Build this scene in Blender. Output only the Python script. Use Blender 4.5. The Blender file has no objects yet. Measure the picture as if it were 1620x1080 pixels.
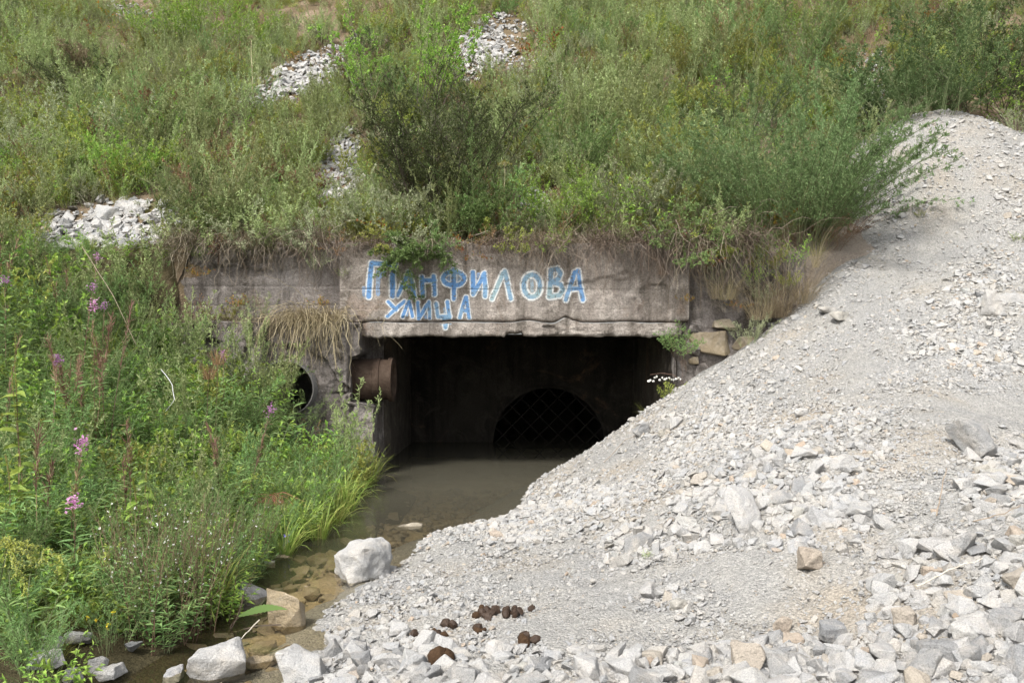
import bpy, bmesh, math, random
import numpy as np
from mathutils import Vector, Matrix, Euler, noise as mnoise

# ------------------------------------------------------------------ camera, sky, sun, exposure
scene = bpy.context.scene
COL = scene.collection
F, CX, HY, CAMZ = 1260.0, 810.0, 560.0, 1.5        # focal length and horizon in photo pixels (1620 x 1080)
cam_data = bpy.data.cameras.new("camera")
cam = bpy.data.objects.new("camera", cam_data)
COL.objects.link(cam)
cam.location = (0, 0, CAMZ)
cam.rotation_euler = (math.radians(90), 0, 0)
cam_data.sensor_width = 36.0
cam_data.lens = 36.0 * F / 1620.0
cam_data.shift_y = (HY - 540.0) / 1620.0
cam_data.clip_start = 0.05
cam_data.clip_end = 1000
scene.camera = cam

SUN_EL, SUN_AZ = math.radians(50), math.radians(212)     # azimuth clockwise from +Y (north)
world = bpy.data.worlds.new("World")
scene.world = world
world.use_nodes = True
wn = world.node_tree.nodes
wl = world.node_tree.links
wn.clear()
sky = wn.new("ShaderNodeTexSky")
sky.sky_type = 'NISHITA'
sky.sun_disc = False
sky.sun_elevation = SUN_EL
sky.sun_rotation = SUN_AZ
sky.air_density = 1.0
sky.dust_density = 4.0
sky.ozone_density = 1.0
hs = wn.new("ShaderNodeHueSaturation")
hs.inputs['Saturation'].default_value = 0.30              # a thin white cloud veil: nearly colourless sky light
bg = wn.new("ShaderNodeBackground")
bg.inputs['Strength'].default_value = 0.10
wo = wn.new("ShaderNodeOutputWorld")
wl.new(sky.outputs[0], hs.inputs['Color'])
wl.new(hs.outputs[0], bg.inputs['Color'])
wl.new(bg.outputs[0], wo.inputs['Surface'])

sun_d = bpy.data.lights.new("sun", 'SUN')
sun_d.energy = 1.5
sun_d.angle = math.radians(10)
sun_d.color = (1.0, 0.96, 0.90)
sun = bpy.data.objects.new("sun", sun_d)
COL.objects.link(sun)
sd = Vector((math.sin(SUN_AZ) * math.cos(SUN_EL), math.cos(SUN_AZ) * math.cos(SUN_EL), math.sin(SUN_EL)))
sun.rotation_euler = sd.to_track_quat('Z', 'Y').to_euler()
sun.location = (-6, -6, 12)

scene.view_settings.view_transform = 'Standard'
scene.view_settings.look = 'None'
scene.view_settings.exposure = 1.66
scene.view_settings.gamma = 1.0
scene.view_settings.use_curve_mapping = False
scene.render.engine = 'CYCLES'
scene.cycles.max_bounces = 6
scene.cycles.diffuse_bounces = 4
scene.cycles.glossy_bounces = 2
scene.cycles.transmission_bounces = 3
scene.cycles.transparent_max_bounces = 8
scene.cycles.use_denoising = True

# ------------------------------------------------------------------ helpers
def R(seed):
    return np.random.default_rng(seed)

def _h2(ix, iy, s):
    n = (ix.astype(np.int64) * 374761393 + iy.astype(np.int64) * 668265263 + s * 1442695041) & 0xffffffff
    n = ((n ^ (n >> 13)) * 1274126177) & 0xffffffff
    n = (n ^ (n >> 16)) & 0xffffff
    return n / float(0xffffff)

def vnoise(x, y, s=0):
    x = np.asarray(x, float); y = np.asarray(y, float)
    ix = np.floor(x); iy = np.floor(y)
    fx = x - ix; fy = y - iy
    fx = fx * fx * (3 - 2 * fx); fy = fy * fy * (3 - 2 * fy)
    a = _h2(ix, iy, s); b = _h2(ix + 1, iy, s); c = _h2(ix, iy + 1, s); d = _h2(ix + 1, iy + 1, s)
    return (a * (1 - fx) + b * fx) * (1 - fy) + (c * (1 - fx) + d * fx) * fy - 0.5

def fbm(x, y, s=0, oct=4, gain=0.5):
    v = 0; a = 1.0
    for o in range(oct):
        v = v + a * vnoise(np.asarray(x) * 2 ** o + 17.3 * o, np.asarray(y) * 2 ** o - 9.1 * o, s + o)
        a *= gain
    return v

def sstep(a, b, x):
    t = np.clip((np.asarray(x, float) - a) / (b - a), 0, 1)
    return t * t * (3 - 2 * t)

class TPS:
    def __init__(self, pts, lam=0.02):
        P = np.array(pts, float)
        self.xy = P[:, :2]; n = len(P)
        K = self.k(self.xy, self.xy) + lam * np.eye(n)
        Q = np.hstack([np.ones((n, 1)), self.xy])
        A = np.block([[K, Q], [Q.T, np.zeros((3, 3))]])
        self.w = np.linalg.solve(A, np.concatenate([P[:, 2], np.zeros(3)]))
    @staticmethod
    def k(a, b):
        d2 = ((a[:, None, :] - b[None, :, :]) ** 2).sum(-1)
        return 0.5 * d2 * np.log(d2 + 1e-9)
    def __call__(self, x, y):
        x = np.asarray(x, float); y = np.asarray(y, float)
        sh = np.broadcast(x, y).shape
        q = np.stack([np.broadcast_to(x, sh).ravel(), np.broadcast_to(y, sh).ravel()], 1)
        out = np.empty(len(q))
        for i in range(0, len(q), 20000):
            c = q[i:i + 20000]
            out[i:i + 20000] = self.k(c, self.xy) @ self.w[:-3] + self.w[-3] + c @ self.w[-2:]
        return out.reshape(sh)

def pix(px, py, Y):
    return ((px - CX) / F * Y, Y, CAMZ - (py - HY) / F * Y)

def mesh_np(name, V, faces, mats=(), midx=None, smooth=False):
    """faces: list of (M,k) int arrays"""
    me = bpy.data.meshes.new(name)
    V = np.asarray(V, np.float32)
    faces = [np.asarray(f, np.int32) for f in faces if len(f)]
    loops = np.concatenate([f.ravel() for f in faces])
    tot = np.concatenate([np.full(len(f), f.shape[1], np.int32) for f in faces])
    start = np.concatenate([[0], np.cumsum(tot)[:-1]]).astype(np.int32)
    me.vertices.add(len(V)); me.vertices.foreach_set("co", V.ravel())
    me.loops.add(len(loops)); me.loops.foreach_set("vertex_index", loops)
    me.polygons.add(len(tot)); me.polygons.foreach_set("loop_start", start)
    me.polygons.foreach_set("loop_total", tot)
    for m in mats:
        me.materials.append(m)
    if midx is not None:
        me.polygons.foreach_set("material_index", np.concatenate(midx).astype(np.int32))
    me.polygons.foreach_set("use_smooth", np.full(len(tot), bool(smooth)))
    me.update(calc_edges=True)
    return me

def link(name, data, parent=None, **props):
    o = bpy.data.objects.new(name, data)
    COL.objects.link(o)
    if parent is not None:
        o.parent = parent
    for k, v in props.items():
        if v is not None:
            o[k] = v
    return o

def thing(name, loc, label, category, group=None, rz=0.0):
    o = link(name, None, label=label, category=category, group=group)
    o.empty_display_size = 0.1
    o.location = loc
    o.rotation_euler = (0, 0, rz)
    return o

def copy_tree(o, parent=None):
    c = o.copy(); COL.objects.link(c)
    if parent is not None:
        c.parent = parent
    for ch in list(o.children):
        copy_tree(ch, c)
    return c

class MB:
    """collects triangles and quads with material slots"""
    def __init__(self):
        self.V = []; self.T = []; self.Q = []; self.tm = []; self.qm = []; self.n = 0
    def add(self, V, f, m=0):
        V = np.asarray(V, float).reshape(-1, 3); f = np.asarray(f, int)
        if not len(f):
            return
        self.V.append(V)
        if f.shape[1] == 3:
            self.T.append(f + self.n); self.tm.append(np.full(len(f), m))
        else:
            self.Q.append(f + self.n); self.qm.append(np.full(len(f), m))
        self.n += len(V)
    def merge(self, o, shift=0):
        for V in [np.concatenate(o.V)] if o.V else []:
            self.V.append(V)
            self.T += [t + self.n for t in o.T]; self.tm += [m + shift for m in o.tm]
            self.Q += [q + self.n for q in o.Q]; self.qm += [m + shift for m in o.qm]
            self.n += len(V)
    def mesh(self, name, mats, smooth=False):
        return mesh_np(name, np.concatenate(self.V), self.T + self.Q, mats, self.tm + self.qm, smooth)

def unit(v):
    return v / np.maximum(np.linalg.norm(v, axis=-1, keepdims=True), 1e-9)

def add_leaves(mb, P, D, L, W, rng, mat=0, fold=0.18, droop=0.15, long=False):
    P = np.asarray(P, float); n = len(P)
    if not n:
        return
    D = unit(D); L = np.broadcast_to(np.asarray(L, float), (n,))[:, None]; W = np.broadcast_to(np.asarray(W, float), (n,))[:, None]
    up = unit(np.array([0, 0, 1.0]) + rng.normal(0, .35, (n, 3)))
    S = unit(np.cross(D, up)); N = np.cross(S, D)
    if not long:
        a = P; t = P + D * L - N * L * droop
        r = P + D * L * .45 + S * W * .5 + N * W * fold
        l = P + D * L * .45 - S * W * .5 + N * W * fold
        V = np.stack([a, r, t, l], 1).reshape(-1, 3)
        b = np.arange(n)[:, None] * 4
        mb.add(V, np.concatenate([b + [0, 1, 2], b + [0, 2, 3]]), mat)
    else:                                                # lance leaf: four stations along a drooping midrib
        ts = [0, .3, .65, 1.0]; ws = [.12, .5, .38, .0]
        cols = []
        for tt, ww in zip(ts, ws):
            c = P + D * L * tt - N * L * droop * tt * tt
            cols += [c - S * W * ww + N * W * fold * (ww > 0), c, c + S * W * ww + N * W * fold * (ww > 0)]
        V = np.stack(cols, 1).reshape(-1, 3)
        b = np.arange(n)[:, None] * 12
        fs = []
        for k in range(3):
            o = 3 * k
            fs += [b + [o, o + 1, o + 4, o + 3], b + [o + 1, o + 2, o + 5, o + 4]]
        mb.add(V, np.concatenate(fs), mat)

def add_tubes(mb, P, Rr, mat=0, sides=3):
    """P (m,k,3), Rr (m,k)"""
    P = np.asarray(P, float); m, k, _ = P.shape
    if not m:
        return
    D = unit(P[:, -1] - P[:, 0])
    h = np.where(np.abs(D[:, 2:3]) > .8, np.array([[1., 0, 0]]), np.array([[0, 0, 1.]]))
    A = unit(np.cross(D, h)); B = np.cross(D, A)
    ang = np.arange(sides) * 2 * np.pi / sides
    ring = np.cos(ang)[None, :, None] * A[:, None] + np.sin(ang)[None, :, None] * B[:, None]
    V = P[:, :, None, :] + ring[:, None] * np.asarray(Rr, float)[:, :, None, None]
    V = V.reshape(-1, 3)
    base = np.arange(m)[:, None, None] * (k * sides)
    kk = np.arange(k - 1)[None, :, None] * sides
    s = np.arange(sides)[None, None, :]; s2 = (s + 1) % sides
    f = np.stack([base + kk + s, base + kk + s2, base + kk + sides + s2, base + kk + sides + s], -1).reshape(-1, 4)
    mb.add(V, f, mat)

def add_ribbons(mb, P, W, S, mat=0):
    """P (m,k,3), W (m,k), S (m,3) side direction"""
    P = np.asarray(P, float); m, k, _ = P.shape
    V = np.stack([P - S[:, None] * W[:, :, None] * .5, P + S[:, None] * W[:, :, None] * .5], 2).reshape(-1, 3)
    base = np.arange(m)[:, None] * (2 * k); kk = np.arange(k - 1)[None, :] * 2
    b = (base + kk).reshape(-1, 1)
    mb.add(V, b + [0, 1, 3, 2], mat)

LM_GRAVEL = [(575, 890, "the big white boulder"), (795, 960, "the largest dung heap"), (680, 1000, "the left dung heap"), (838, 1013, "the two-ball dung clump"), (690, 1043, "the crumbled dung lump"),
  (1180, 805, "the upright white stone mid-slope"), (1282, 885, "the ochre lump on the sandy path"), (1078, 955, "the cream rounded stone"), (1240, 990, "the orange-cream block"), (1190, 1050, "the tall cream stone at the bottom"),
  (1325, 1000, "the bluish block"), (1505, 1040, "the long slanted grey slab"), (1493, 865, "the long flat pale stone"), (1445, 890, "the crumbly brown lump"), (1438, 985, "the pear-shaped ochre stone"), (1600, 985, "the greenish grey block"),
  (1550, 700, "the grey leaning slab"), (1587, 750, "the brown oblong stone"), (1015, 680, "the dark block on the crest"), (1325, 815, "the white five-sided stone"), (1330, 505, "the brown flat stone at the rim"), (1575, 480, "the leaning grey plate"),
  (1270, 650, "the white lump on the smooth flank"), (1495, 510, "the white flat sliver"), (470, 1060, "the pale block at the bottom edge"), (560, 1030, "the veined grey stone"), (850, 770, "the waterline before the opening")]
LM_HILL = [(690, 240, "the largest dark shrub"), (640, 100, "the bright green shrub"), (320, 20, "the bright bush at the top edge"), (497, 113, "the white scree band"), (765, 75, "the white scree streak"), (535, 275, "the white scree chute"),
  (165, 360, "the white boulder heap"), (392, 245, "the lone white boulder"), (870, 110, "the white-flowered bush"), (927, 140, "the mullein stalk"), (1230, 260, "the tall feathery bush"), (1450, 110, "the dark green bush by the gravel"),
  (1590, 90, "the sapling at the right edge"), (840, 322, "the grey scree pocket"), (600, 430, "the first painted letter"), (890, 440, "the last painted letters"), (330, 430, "the broken left wall"), (1060, 200, "the yellow-green bush mid-hill"),
  (980, 120, "the tall pale wormwood bush"), (1120, 50, "the yellow-green bush near the top"), (1260, 30, "the green bush at the top edge"), (250, 150, "the broad pale wormwood bush"), (40, 160, "the grey bush at the left edge"), (190, 245, "the low bright green bush"),
  (797, 200, "the yellow dried umbel"), (1120, 440, "the right stone wall"), (200, 20, "the bare earth at the top left"), (505, 35, "the bare earth at the top")]
LM_BANK = [(120, 750, "the lowest magenta flower head"), (113, 680, "the magenta tip"), (378, 605, "the leaning magenta tip"), (122, 417, "the magenta head below the boulders"), (150, 500, "the reddish pod plume"), (40, 870, "the yellow goldenrod"),
  (430, 805, "the coral tassel"), (270, 610, "the white string"), (455, 610, "the drain pipe"), (500, 540, "the hanging straw clump"), (385, 930, "the slanting stream rock"), (270, 940, "the white-dotted willowherbs"), (38, 570, "the fuzzy amaranth"),
  (340, 585, "the orange-brown seed plume"), (575, 730, "the foot of the pier"), (225, 700, "the leaning green amaranth spike"), (170, 1000, "the small yellow flowers"), (165, 380, "the white boulder heap"), (12, 404, "the pink head at the left edge")]
def rel(px, py, lms):
    """where a thing stands, told from the nearest landmark"""
    d = [math.hypot(px - a, (py - b) * 1.3) for a, b, _ in lms]; i = int(np.argmin(d)); a, b, ph = lms[i]
    dx, dy = px - a, (py - b) * 1.3
    w = ("right of" if dx > 0 else "left of") if abs(dx) > abs(dy) else ("below" if dy > 0 else "above")
    return "%s%s %s" % ("close " if d[i] < 45 else "" if d[i] < 95 else "some way ", w, ph)

# ------------------------------------------------------------------ materials
def mat_new(name):
    m = bpy.data.materials.new(name); m.use_nodes = True
    nt = m.node_tree; nt.nodes.clear()
    out = nt.nodes.new("ShaderNodeOutputMaterial")
    return m, nt, out

def N(nt, t, **kw):
    n = nt.nodes.new(t)
    for k, v in kw.items():
        if k in n.inputs:
            n.inputs[k].default_value = v
        else:
            setattr(n, k, v)
    return n

def ramp(nt, fac, stops):
    r = nt.nodes.new("ShaderNodeValToRGB")
    e = r.color_ramp.elements
    while len(e) < len(stops):
        e.new(0.5)
    for el, (p, c) in zip(e, stops):
        el.position = p; el.color = (*c, 1) if len(c) == 3 else c
    nt.links.new(fac, r.inputs[0])
    return r.outputs[0]

def noise(nt, scale, detail=4, rough=.55, coord=None, dist=0.0):
    n = N(nt, "ShaderNodeTexNoise")
    n.inputs['Scale'].default_value = scale; n.inputs['Detail'].default_value = detail
    n.inputs['Roughness'].default_value = rough; n.inputs['Distortion'].default_value = dist
    if coord is not None:
        nt.links.new(coord, n.inputs['Vector'])
    return n.outputs['Fac']

def mixc(nt, fac, a, b, mode='MIX'):
    m = nt.nodes.new("ShaderNodeMix"); m.data_type = 'RGBA'; m.blend_type = mode
    for s, v in ((m.inputs[0], fac), (m.inputs[6], a), (m.inputs[7], b)):
        if isinstance(v, (int, float)):
            s.default_value = v
        elif isinstance(v, tuple):
            s.default_value = (*v, 1)
        else:
            nt.links.new(v, s)
    return m.outputs[2]

def mth(nt, op, a, b=0.0, clamp=False):
    m = nt.nodes.new("ShaderNodeMath"); m.operation = op; m.use_clamp = clamp
    for s, v in ((m.inputs[0], a), (m.inputs[1], b)):
        if isinstance(v, (int, float)):
            s.default_value = v
        else:
            nt.links.new(v, s)
    return m.outputs[0]

def principled(nt, out, col, rough=.8, spec=.3, bump=None, bdist=.01, bstr=1.0, metallic=0.0):
    p = nt.nodes.new("ShaderNodeBsdfPrincipled")
    if isinstance(col, tuple):
        p.inputs['Base Color'].default_value = (*col, 1)
    else:
        nt.links.new(col, p.inputs['Base Color'])
    if isinstance(rough, (int, float)):
        p.inputs['Roughness'].default_value = rough
    else:
        nt.links.new(rough, p.inputs['Roughness'])
    p.inputs['Specular IOR Level'].default_value = spec
    p.inputs['Metallic'].default_value = metallic
    if bump is not None:
        b = nt.nodes.new("ShaderNodeBump")
        b.inputs['Distance'].default_value = bdist; b.inputs['Strength'].default_value = bstr
        nt.links.new(bump, b.inputs['Height']); nt.links.new(b.outputs[0], p.inputs['Normal'])
    nt.links.new(p.outputs[0], out.inputs['Surface'])
    return p

def leaf_mat(name, cols, trans=.36, vary=.6, rough=.55, spec=.25):
    """leaf colour: a ramp over each leaf's own random number, shifted a little from plant to plant"""
    m, nt, out = mat_new(name)
    g = N(nt, "ShaderNodeNewGeometry"); oi = N(nt, "ShaderNodeObjectInfo")
    n = len(cols)
    c = ramp(nt, g.outputs['Random Per Island'], [(i / max(n - 1, 1), q) for i, q in enumerate(cols)])
    v = mth(nt, 'MULTIPLY_ADD', oi.outputs['Random'], vary); nt.nodes[-1].inputs[2].default_value = 1 - vary / 2
    hsv = N(nt, "ShaderNodeHueSaturation"); nt.links.new(c, hsv.inputs['Color']); nt.links.new(v, hsv.inputs['Value'])
    h = mth(nt, 'MULTIPLY_ADD', oi.outputs['Random'], .04); nt.nodes[-1].inputs[2].default_value = .48
    nt.links.new(h, hsv.inputs['Hue'])
    p = N(nt, "ShaderNodeBsdfPrincipled")
    nt.links.new(hsv.outputs[0], p.inputs['Base Color'])
    p.inputs['Roughness'].default_value = rough; p.inputs['Specular IOR Level'].default_value = spec
    t = N(nt, "ShaderNodeBsdfTranslucent"); nt.links.new(hsv.outputs[0], t.inputs['Color'])
    mx = N(nt, "ShaderNodeMixShader"); mx.inputs[0].default_value = trans
    nt.links.new(p.outputs[0], mx.inputs[1]); nt.links.new(t.outputs[0], mx.inputs[2])
    nt.links.new(mx.outputs[0], out.inputs['Surface'])
    return m

def rock_mat(name, stops, spk=.35, bscale=40, tint=None):
    m, nt, out = mat_new(name)
    tc = N(nt, "ShaderNodeTexCoord"); oi = N(nt, "ShaderNodeObjectInfo")
    co = N(nt, "ShaderNodeNewGeometry").outputs['Position']
    c = ramp(nt, oi.outputs['Random'], stops)
    big = noise(nt, 11, 5, .6, co)
    c = mixc(nt, ramp(nt, big, [(.45, (0, 0, 0)), (.75, (.45, .45, .45))]), c, (.50, .45, .38))
    sp = noise(nt, 170, 3, .75, co)
    c = mixc(nt, spk, c, ramp(nt, sp, [(.36, (.16, .16, .16)), (.48, (.46, .46, .46)), (.64, (.72, .71, .69))]), 'OVERLAY')
    if tint:
        c = mixc(nt, .6, c, tint)
    b = mth(nt, 'ADD', noise(nt, 26, 8, .66, co), mth(nt, 'MULTIPLY', noise(nt, 130, 4, .7, co), .35))
    principled(nt, out, c, .9, .15, b, .022, 1.0)
    return m

GREY_STOPS = [(0, (0.302, 0.302, 0.296)), (.18, (0.349, 0.342, 0.331)), (.36, (0.290, 0.294, 0.296)), (.52, (0.372, 0.366, 0.349)), (.66, (0.314, 0.319, 0.324)),
              (.80, (0.349, 0.336, 0.314)), (.90, (0.319, 0.307, 0.285)), (.935, (0.324, 0.290, 0.244)), (.96, (0.290, 0.302, 0.296)), (.985, (0.324, 0.261, 0.204)), (1, (0.349, 0.324, 0.273))]
M_STONE = rock_mat("crushed_granite", GREY_STOPS)
M_STONE_W = rock_mat("white_granite", [(0, (0.329, 0.329, 0.323)), (1, (0.367, 0.361, 0.351))], spk=.3)
M_STONE_B = rock_mat("grey_granite", [(0, (0.216, 0.220, 0.223)), (1, (0.255, 0.255, 0.250))], spk=.4)
M_STONE_O = rock_mat("ochre_granite", [(0, (0.319, 0.268, 0.216)), (.5, (0.331, 0.307, 0.266)), (1, (0.331, 0.331, 0.308))], spk=.3)
M_STONE_T = rock_mat("wet_stone", [(0, (0.245, 0.204, 0.143)), (.5, (0.286, 0.231, 0.150)), (1, (0.272, 0.245, 0.197))], spk=.3)

def gravel_mat():
    m, nt, out = mat_new("gravel_fines")
    tc = N(nt, "ShaderNodeTexCoord"); co = tc.outputs['Object']
    big = noise(nt, .9, 4, .55, co)
    c = ramp(nt, big, [(.38, (.292, .29, .283)), (.52, (.322, .314, .296)), (.68, (.335, .300, .252))])
    vo = N(nt, "ShaderNodeTexVoronoi"); vo.inputs['Scale'].default_value = 75; nt.links.new(co, vo.inputs['Vector'])
    vo2 = N(nt, "ShaderNodeTexVoronoi"); vo2.inputs['Scale'].default_value = 210; nt.links.new(co, vo2.inputs['Vector'])
    bw = N(nt, "ShaderNodeRGBToBW"); nt.links.new(vo.outputs['Color'], bw.inputs[0])
    c = mixc(nt, .5, c, ramp(nt, bw.outputs[0], [(.1, (.27, .27, .27)), (.5, (.5, .5, .49)), (.9, (.70, .69, .67))]), 'OVERLAY')
    bw2 = N(nt, "ShaderNodeRGBToBW"); nt.links.new(vo2.outputs['Color'], bw2.inputs[0])
    c = mixc(nt, .3, c, ramp(nt, bw2.outputs[0], [(.1, (.3, .3, .3)), (.9, (.66, .66, .65))]), 'OVERLAY')
    h = mth(nt, 'ADD', mth(nt, 'MULTIPLY', vo.outputs['Distance'], -1.0), mth(nt, 'MULTIPLY', vo2.outputs['Distance'], -.45))
    h = mth(nt, 'ADD', h, mth(nt, 'MULTIPLY', bw.outputs[0], .8))
    principled(nt, out, c, .95, .1, h, .013, 1.0)
    return m
M_GRAVEL = gravel_mat()

def soil_mat(name, stops, scale=1.3, stone=True):
    m, nt, out = mat_new(name)
    tc = N(nt, "ShaderNodeTexCoord"); co = tc.outputs['Object']
    c = ramp(nt, noise(nt, scale, 6, .6, co), stops)
    f = noise(nt, 45, 4, .7, co)
    c = mixc(nt, .5, c, ramp(nt, f, [(.3, (.25, .25, .25)), (.7, (.7, .7, .7))]), 'OVERLAY')
    principled(nt, out, c, .95, .1, mth(nt, 'ADD', f, noise(nt, 9, 5, .6, co)), .03, 1.0)
    return m
M_SOIL = soil_mat("hill_soil", [(.3, (0.085, 0.064, 0.038)), (.5, (0.145, 0.111, 0.068)), (.62, (0.221, 0.170, 0.119)), (.75, (0.281, 0.230, 0.178))])
M_CLAY = soil_mat("clay_bank", [(.3, (0.187, 0.145, 0.111)), (.5, (0.255, 0.212, 0.170)), (.7, (0.306, 0.264, 0.221))])
M_BANK = soil_mat("bank_soil", [(.3, (0.038, 0.034, 0.019)), (.55, (0.076, 0.064, 0.034)), (.75, (0.128, 0.102, 0.064))])
M_BED = soil_mat("stream_bed", [(.3, (.27, .21, .12)), (.5, (.40, .33, .21)), (.7, (.48, .41, .29))], 2.5)

def concrete_mat(name, lo, hi, dirt, wet=0.0):
    m, nt, out = mat_new(name)
    tc = N(nt, "ShaderNodeTexCoord"); co = tc.outputs['Object']
    mp = N(nt, "ShaderNodeMapping"); mp.inputs['Scale'].default_value = (3.2, 1, .35); nt.links.new(co, mp.inputs['Vector'])
    c = ramp(nt, noise(nt, 1.6, 7, .62, co, .4), [(.33, lo), (.66, hi)])
    st = noise(nt, 1.7, 6, .65, mp.outputs[0])
    c = mixc(nt, ramp(nt, st, [(.44, (0, 0, 0)), (.64, (.85, .85, .85))]), c, dirt)
    pale = noise(nt, 3.0, 6, .7, co, .8)
    c = mixc(nt, ramp(nt, pale, [(.52, (0, 0, 0)), (.66, (.7, .7, .7))]), c, tuple(min(.5, q * 1.45) for q in hi))
    rust = noise(nt, 1.1, 6, .7, co, 1.5)
    c = mixc(nt, ramp(nt, rust, [(.58, (0, 0, 0)), (.72, (.5, .5, .5))]), c, (.23, .14, .085))
    f = noise(nt, 48, 9, .82, co)
    c = mixc(nt, .75, c, ramp(nt, f, [(.34, (.16, .16, .16)), (.5, (.5, .5, .5)), (.66, (.82, .82, .82))]), 'OVERLAY')
    principled(nt, out, c, .9 - wet, .2, mth(nt, 'ADD', f, mth(nt, 'MULTIPLY', noise(nt, 12, 6, .65, co), 2.0)), .012, 1.0)
    return m
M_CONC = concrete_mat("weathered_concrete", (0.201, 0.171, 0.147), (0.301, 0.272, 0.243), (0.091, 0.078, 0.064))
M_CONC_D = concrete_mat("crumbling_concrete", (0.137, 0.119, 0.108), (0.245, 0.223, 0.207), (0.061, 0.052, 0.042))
M_CONC_SIDE = concrete_mat("damp_shade_side_concrete", (0.075, 0.065, 0.053), (0.128, 0.112, 0.090), (0.034, 0.028, 0.022), .1)  # damp side walls; the dimness inside the opening is partly put into this colour
M_CONC_IN = concrete_mat("damp_shade_concrete", (0.022, 0.019, 0.014), (0.043, 0.037, 0.029), (0.009, 0.007, 0.006), .1)  # damp, with the deep shade of the chamber painted into the near-black colour

def plain(name, c, rough=.8, metallic=0.0, spec=.3, bs=30, bd=.004, vary=.5):
    m, nt, out = mat_new(name)
    tc = N(nt, "ShaderNodeTexCoord")
    f = noise(nt, bs, 5, .65, tc.outputs['Object'])
    cc = mixc(nt, vary, c, ramp(nt, f, [(.3, (.2, .2, .2)), (.7, (.8, .8, .8))]), 'OVERLAY')
    principled(nt, out, cc, rough, spec, f, bd, 1.0, metallic)
    return m
def rust_mat():
    m, nt, out = mat_new("rusty_steel")
    tc = N(nt, "ShaderNodeTexCoord"); co = tc.outputs['Object']
    c = ramp(nt, noise(nt, 6, 7, .7, co, .5), [(.3, (.020, .013, .009)), (.5, (.045, .028, .018)), (.7, (.08, .057, .041))])
    principled(nt, out, c, .85, .3, noise(nt, 35, 5, .7, co), .008)
    return m
M_RUST = rust_mat()
M_IRON = plain("dark_iron", (.022, .019, .016), .9, 0, .1)
M_STEEL = plain("dull_galvanised_steel", (.13, .125, .12), .6, .3, .3)
M_DUNG = plain("dark_dung", (.034, .020, .012), .6, 0, .3, 55, .006)
M_DUNG2 = plain("dry_dung", (.050, .030, .017), .9, 0, .1, 90, .008)
M_TWIG = plain("dry_twig", (.25, .20, .15), .9, 0, .1)
M_TWIG_W = plain("bleached_stem", (.48, .44, .37), .9, 0, .1)
M_STRING = plain("white_string", (.6, .6, .62), .7, 0, .2)

def water_mat():
    m, nt, out = mat_new("murky_water")
    tc = N(nt, "ShaderNodeTexCoord"); co = tc.outputs['Object']
    mp = N(nt, "ShaderNodeMapping"); mp.inputs['Scale'].default_value = (1, .55, 1); nt.links.new(co, mp.inputs['Vector'])
    b = N(nt, "ShaderNodeBump"); b.inputs['Distance'].default_value = .006; b.inputs['Strength'].default_value = .7
    nt.links.new(noise(nt, 7, 4, .55, mp.outputs[0], .6), b.inputs['Height'])
    tr = N(nt, "ShaderNodeBsdfTransparent"); tr.inputs['Color'].default_value = (.90, .86, .74, 1)
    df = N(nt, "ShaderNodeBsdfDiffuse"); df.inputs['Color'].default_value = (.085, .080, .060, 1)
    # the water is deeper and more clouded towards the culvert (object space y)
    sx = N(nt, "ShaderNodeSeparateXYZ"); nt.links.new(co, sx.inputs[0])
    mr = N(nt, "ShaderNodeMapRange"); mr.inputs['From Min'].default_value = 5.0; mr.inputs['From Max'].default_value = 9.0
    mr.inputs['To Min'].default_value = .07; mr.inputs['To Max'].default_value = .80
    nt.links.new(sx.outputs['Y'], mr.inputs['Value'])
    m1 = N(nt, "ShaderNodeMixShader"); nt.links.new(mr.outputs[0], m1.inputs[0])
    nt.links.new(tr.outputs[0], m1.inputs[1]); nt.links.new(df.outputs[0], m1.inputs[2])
    gl = N(nt, "ShaderNodeBsdfGlossy"); gl.inputs['Roughness'].default_value = .06; nt.links.new(b.outputs[0], gl.inputs['Normal'])
    fr = N(nt, "ShaderNodeFresnel"); fr.inputs['IOR'].default_value = 1.33; nt.links.new(b.outputs[0], fr.inputs['Normal'])
    m2 = N(nt, "ShaderNodeMixShader"); nt.links.new(fr.outputs[0], m2.inputs[0])
    nt.links.new(m1.outputs[0], m2.inputs[1]); nt.links.new(gl.outputs[0], m2.inputs[2])
    nt.links.new(m2.outputs[0], out.inputs['Surface'])
    return m
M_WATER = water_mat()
# ------------------------------------------------------------------ ground shapes
def pz(px, py, z):
    Y = (CAMZ - z) * F / (py - HY)
    return ((px - CX) / F * Y, Y, z)

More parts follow.
